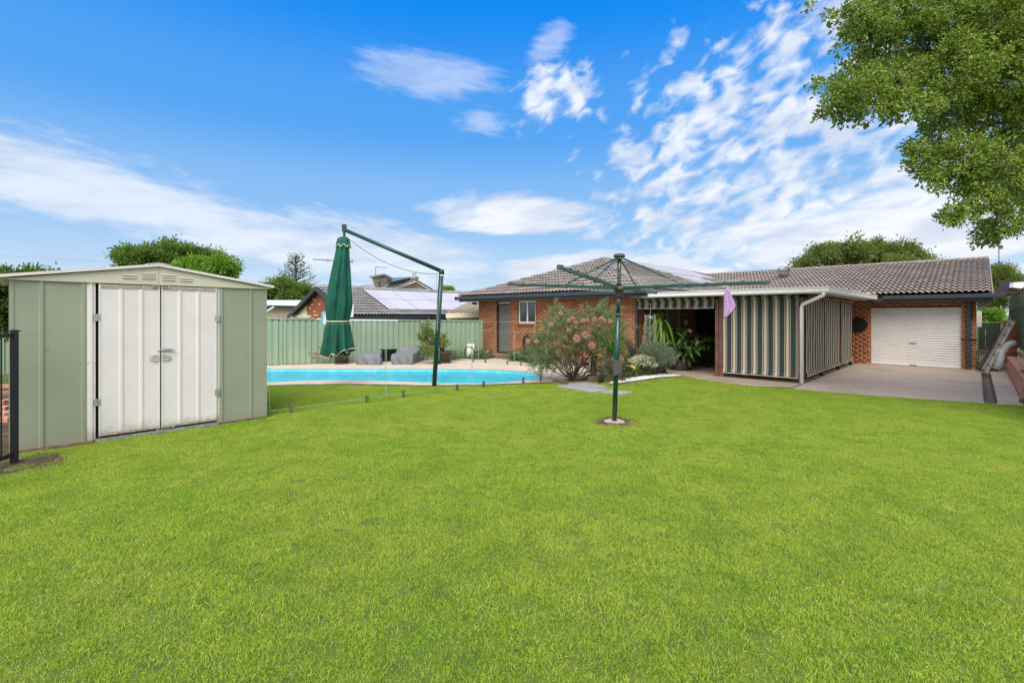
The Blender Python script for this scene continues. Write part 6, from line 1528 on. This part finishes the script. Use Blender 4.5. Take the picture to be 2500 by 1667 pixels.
MB().extrude([P(901, 678, 37.2), P(937, 672, 37.2), P(962, 684, 38.2), P(962, 681, 38.2), P(937, 668, 37.2), P(901, 674, 37.2)], FW * 1.5).build('tower_roof', 'tile_black', fh)
o_ = MB().extrude([P(914, 699, 37.8), P(914, 689, 37.8), P(938, 686.5, 37.8), P(938, 696, 37.8)], FW * .1).build('window', 'red_door', fh)
MB().bar(P(926, 698, 37.7), P(926, 687.5, 37.7), .05, .05).build('mullion', 'dark_brown', o_)
sa = empty('solar_array', P(940, 695, 35.4), 'dark glossy solar panels on the far beige house roof', 'solar panels')
for k in range(5):
    f0, f1 = k / 5 + .01, (k + 1) / 5 - .01; A_, B_ = P(932, 697.5, 36.2), P(995, 684, 35.5); C_, D2_ = P(1008, 680.5, 36.6), P(958, 683, 38.6); MB().extrude([A_.lerp(B_, f0) + Vector((0, 0, .12)), A_.lerp(B_, f1) + Vector((0, 0, .12)), D2_.lerp(C_, f1) + Vector((0, 0, .12)), D2_.lerp(C_, f0) + Vector((0, 0, .12))], (0, 0, .04)).build('panel', 'pane', sa)
def antenna(name, label, px_, py0, py1, D_, boom, els):
    root = empty(name, P(px_, py0, D_), label, 'antenna'); MB().tube([P(px_, py0, D_), P(px_, py1, D_)], .02, 6).build('mast', 'grey_plastic', root)
    (xa, ya), (xb2, yb_) = boom; MB().tube([P(xa, ya, D_), P(xb2, yb_, D_)], .022, 6).build('boom', 'grey_plastic', root)
    for x_, h_ in els: f_ = (x_ - xa) / (xb2 - xa); c_ = P(xa, ya, D_).lerp(P(xb2, yb_, D_), f_); MB().tube([c_ - Vector((0, 0, h_)) - FW * .05, c_ + Vector((0, 0, h_)) + FW * .05], .009, 5).build('element', 'grey_plastic', root)
antenna('tv_antenna', 'long boom antenna passing behind the green umbrella', 838, 700, 636, 24, ((764, 633.5), (862, 639)), [(800, .12), (803, .08), (797, .05), (860, .15), (858, .06), (816, .06), (790, .04), (780, .04), (850, .05)])
antenna('tv_antenna', 'small antenna on the tower of the far beige house', 917, 672, 652, 38, ((917, 652), (946, 653.5)), [(920, .15), (925, .08), (933, .06), (940, .06)])
tb2 = empty('pylon', P(1011, 690, 260), 'faint lattice power pylon top behind the far house', 'pylon'); m_ = MB()
for (a_, b_) in (((1005, 690), (1008, 665)), ((1017, 690), (1014, 665)), ((1001, 676), (1021, 676)), ((1003, 668), (1018, 666)), ((1005, 690), (1016, 677)), ((1017, 690), (1006, 677)), ((1007, 676), (1014, 667)), ((1015, 676), (1008, 667))): m_.tube([P(*a_, 260), P(*b_, 260)], .12, 4)
m_.build('lattice', 'vent_grey', tb2)
for k, (a_, b_, lb) in enumerate((((-40, 621.5), (300, 641), 'thin power line crossing the sky above the garden shed'), ((660, 684), (720, 691), 'faint power line beside the sparse conifer'), ((1100, 690), (1140, 703), 'faint power line left of the brick house roof'))):
    o_ = MB().tube([P(*a_, 70), P(*b_, 74)], .022 if k == 0 else .015, 4).build('power_line', 'rope'); tag(o_, lb, 'power line', 'overhead power lines')
# washing on neighbour line: airer poking above the fence
ar = empty('clothes_airer', P(800, 782, 15.2), 'pale pole line with a turquoise edged bag above the back fence', 'clothes airer')
MB().tube([P(774, 779.5, 15.0), P(850, 782, 15.0), P(972, 782.5, 15.0)], .014, 6).build('pole', 'white_paint', ar)
q = [P(786, 762, 14.9), P(799, 760, 14.9), P(799, 792, 14.9), P(784, 792, 14.9)]
MB().extrude(q, FW * .06).build('mesh_bag', 'pale_net', ar); MB().tube([P(784, 793, 14.85), P(786, 762, 14.85), P(799, 760, 14.85)], .018, 6).build('bag_trim', 'blue_trim', ar)
MB().extrude([P(855, 741, 17.5), P(864, 742, 17.5), P(862, 774, 17.5), P(854, 774, 17.5)], FW * .05).build('grey_cloth', 'pale_net', ar)
# dark gabled roof over the right hand fence
rn = empty('right_neighbour_house', P(2470, 700, 24), 'corner of a dark roofed house with white gable over the right fence', 'house')
MB().extrude([P(2456, 716, 24), P(2474, 686, 24), P(2560, 690, 24), P(2560, 730, 24)], FW * .6).build('roof', 'dark_brown', rn); MB().extrude([P(2474, 702, 23.7), P(2476, 690, 23.7), P(2500, 688, 23.7), P(2500, 704, 23.7)], FW * .2).build('gable', 'white_paint', rn)

# ================================================================== TREES
def lob(px_, py_, D_, rp_, ry=1.0): r_ = rp_ / FPX * D_; return (P(px_, py_, D_), Vector((r_, r_, r_ * ry)))
big = [lob(430, 640, 32, 95, .62), lob(360, 650, 31, 55, .75), lob(500, 640, 33, 55, .85), lob(440, 612, 32, 45, .6), lob(320, 655, 31, 32, .6), lob(540, 650, 33, 30, .9)]
big = [(c_ - Vector((0, 0, .5)), r_ * .9) for c_, r_ in big]
b_ = P(430, 800, 32); b_.z = 0; tree('shade_tree', 'big dense dark green tree rising behind the shed roof', big, b_, 620, 110, .42, .17, .55, 'lf_far', .3, nlimb=16)
brt = [lob(462, 650, 25, 26, .9), lob(535, 655, 25, 30, .85), lob(500, 668, 25, 30, .7), lob(440, 672, 25, 25, .6), lob(545, 668, 25, 22)]
brt = [(c_ - Vector((0, 0, .12)), r_ * .92) for c_, r_ in brt]
b_ = P(500, 820, 25); b_.z = 0; tree('bright_tree', 'bright light green tree with rounded clumps behind the right shed roof', brt, b_, 150, 120, .3, .13, .6, 'lf_bright', .15, shell=.75)
hd = [lob(60, 690, 12.0, 48, .8), lob(120, 690, 12, 45, .75), lob(5, 720, 11.5, 42, 1.1), lob(0, 770, 11.5, 30, 1.2), lob(170, 700, 12.2, 28, .7), lob(-40, 720, 11.5, 60, 1.2)]
hd = [(c_ - Vector((0, 0, .13)), r_ * .95) for c_, r_ in hd]
b_ = P(40, 900, 12); b_.z = 0; tree('boundary_tree', 'glossy leafed hedge tree with orange new leaves left of the shed', hd, b_, 420, 60, .22, .10, .42, 'lf_hedge', .07, extra=(.03, 'lf_tip', .09, 'new_leaves'), shell=.7)
bm2 = [lob(690, 712, 34, 42, .7), lob(730, 722, 34, 35, .7), lob(665, 725, 34, 35, .7), lob(755, 735, 34, 20, .8), lob(700, 735, 34, 50, .5)]
b_ = P(700, 800, 34); b_.z = 0; tree('bushy_tree', 'rounded olive green tree mass above the beige shed', bm2, b_, 260, 100, .35, .15, .5, 'lf_far', .2)
# sparse conifer
cb_ = P(722, 800, 40); cb_.z = 0; cn = empty('sparse_conifer', cb_, 'thin see through conifer standing above the bushy tree', 'tree'); ct = P(722, 624, 40)
m_ = MB(); m_.tube([cb_, cb_.lerp(ct, .6), ct], [.22, .14, .03], 8); Pp, Dd = [], []
for k in range(46):
    f_ = .52 + .47 * (k / 46); p0 = cb_.lerp(ct, f_); a = k * 2.4; L_ = (1 - f_) * 3.9 + .25; e_ = p0 + Vector((math.cos(a) * L_, math.sin(a) * L_, L_ * .35 + .1)); m_.tube([p0, p0.lerp(e_, .5) + Vector((0, 0, -.05)), e_], [.05, .035, .015], 5)
    n_ = 13
    for j in range(n_): g_ = .3 + .7 * rng.random(); Pp.append(np.array(p0.lerp(e_, g_)) + rng.normal(size=3) * .13); Dd.append(np.array([math.cos(a), math.sin(a), .5]) + rng.normal(size=3) * .6)
m_.build('trunk', 'bark', cn, True); obj('crown', leaf_mesh('crown', np.array(Pp), np.array(Dd), .22, .07), 'lf_conifer', cn)
b_ = P(1091, 800, 45); b_.z = 0; tree('distant_tree', 'small round bright tree between the umbrella mast and the house roof', [lob(1091, 716, 45, 13, .75)], b_, 60, 60, .3, .2, .6, 'lf_bright', .15, nlimb=4)
rt = [lob(1965, 640, 33, 28, .8), lob(2010, 625, 33, 38, .85), lob(2070, 612, 33, 48, .8), lob(2130, 612, 33, 45, .85), lob(2185, 618, 33, 42, .75), lob(2240, 630, 33, 35, .7), lob(2280, 640, 33, 20, .6), lob(2100, 640, 33, 90, .5), lob(2200, 645, 33, 70, .4)]
rt = [(c_ - Vector((0, 0, .35)), r_ * .93) for c_, r_ in rt]
b_ = P(2120, 800, 33); b_.z = 0; tree('backyard_tree', 'wide airy olive tree with reddish twigs behind the garage roof', rt, b_, 520, 60, .38, .17, .42, 'lf_red', .28, nlimb=24, shell=.4)
fr2 = [lob(2428, 690, 27, 36, 1.0), lob(2450, 700, 27, 26, .9), lob(2425, 740, 26, 30, .9), lob(2450, 665, 27, 12)]
b_ = P(2430, 850, 27); b_.z = 0; tree('side_tree', 'feathery green tree between the garage gable and the right fence', fr2, b_, 200, 90, .3, .12, .35, 'lf_red', .15)
bush('climber', 'bright leafy climber on top of the dark side gate', P(2412, 772, 23.2), (.6, .6, .35), 70, 50, .12, .10, .6, 'lf_bright', cat='climber')
# the overhanging tree at the upper right
LO = [(2110, 30, 60), (2200, 40, 80), (2300, 50, 90), (2400, 60, 100), (2500, 60, 110), (2095, 100, 42), (2150, 110, 52), (2075, 85, 30), (2090, 205, 58), (2050, 232, 42), (2130, 235, 58), (2062, 268, 34), (2190, 200, 70), (2205, 252, 40), (2260, 180, 80), (2340, 170, 90), (2440, 180, 100),
      (2268, 255, 32), (2335, 270, 72), (2420, 300, 90), (2285, 350, 48), (2262, 400, 34), (2268, 442, 26), (2345, 385, 62), (2335, 430, 42), (2440, 410, 82), (2505, 380, 85), (2400, 485, 48), (2345, 520, 36), (2318, 530, 20), (2430, 540, 45), (2412, 575, 32), (2485, 500, 38), (1985, 200, 11), (1988, 10, 12), (2035, 40, 18), (2240, 365, 22), (2000, 215, 9), (2015, 280, 14), (2495, 560, 20), (2560, 200, 130), (2600, 400, 120), (2580, 0, 150), (2350, -60, 120), (2200, -60, 90)]
DT = 7.2; lobes = []; random.seed(21); rng = np.random.default_rng(21)
for i, (a, b, c) in enumerate(LO):
    D_ = DT + random.uniform(-.5, .6) + (1.0 if a > 2400 else .3 if a > 2250 else 0) * .6; r_ = c / FPX * D_; lobes.append((P(a, b, D_), Vector((r_, r_, r_ * .92))))
tbase = P(2950, 1200, 8.5); tbase.z = 0; fk = P(2780, 300, 8.3)
to = empty('overhanging_tree', tbase, 'glossy leafed tree with yellow green fruit clusters hanging over the upper right', 'tree')
Pp, Dd, cc = clump_pts(lobes, 2500, 30, .090, .30); ln = .060 * (.55 + .9 * rng.random(len(Pp)))
obj('crown', leaf_mesh('crown', Pp, Dd, ln, ln * .58), 'lf_tree', to)
m_ = MB(); m_.tube([tbase, tbase.lerp(fk, .55) + Vector((.1, 0, 0)), fk], [.24, .2, .16], 10)
pick = [lobes[i][0] for i in (0, 2, 3, 5, 8, 9, 11, 12, 14, 15, 16, 18, 19, 20, 21, 23, 24, 25, 27, 28, 30, 31, 33, 35, 39, 40, 41, 43, 44)]
limbs(m_, fk, [fk.lerp(q_ + FW * .35 + Vector((0, 0, .12)), .86) for q_ in pick], .036, n=6, wob=.045, steps=7, rend=.10)
for i in range(0, len(cc), 2):
    c_ = Vector(cc[i]); nb_ = min(pick, key=lambda q_: (q_ - c_).length)
    
    if (nb_ - c_).length < .45: m_.tube([nb_, nb_.lerp(c_, .5) + Vector((0, 0, .02)), c_], [.007, .005, .003], 4, cap=False)
m_.build('trunk', 'bark', to, True)
nf = 60000; ii = rng.integers(0, len(Pp), nf); C = Pp[ii] + rng.normal(size=(nf, 3)) * .025
tpl = np.array([(0, 0, 1), (1, 0, 0), (0, 1, 0), (-1, 0, 0), (0, -1, 0), (0, 0, -1)], float); tfc = np.array([(0, 1, 2), (0, 2, 3), (0, 3, 4), (0, 4, 1), (5, 2, 1), (5, 3, 2), (5, 4, 3), (5, 1, 4)])
rad = (.008 + .006 * rng.random(nf))[:, None, None]; Vv = (C[:, None] + tpl[None] * rad).reshape(-1, 3); Ff = (tfc[None] + (np.arange(nf) * 6)[:, None, None]).reshape(-1, 3)
obj('fruit', np_mesh('fruit', Vv, Ff), 'lf_berry', to, True)
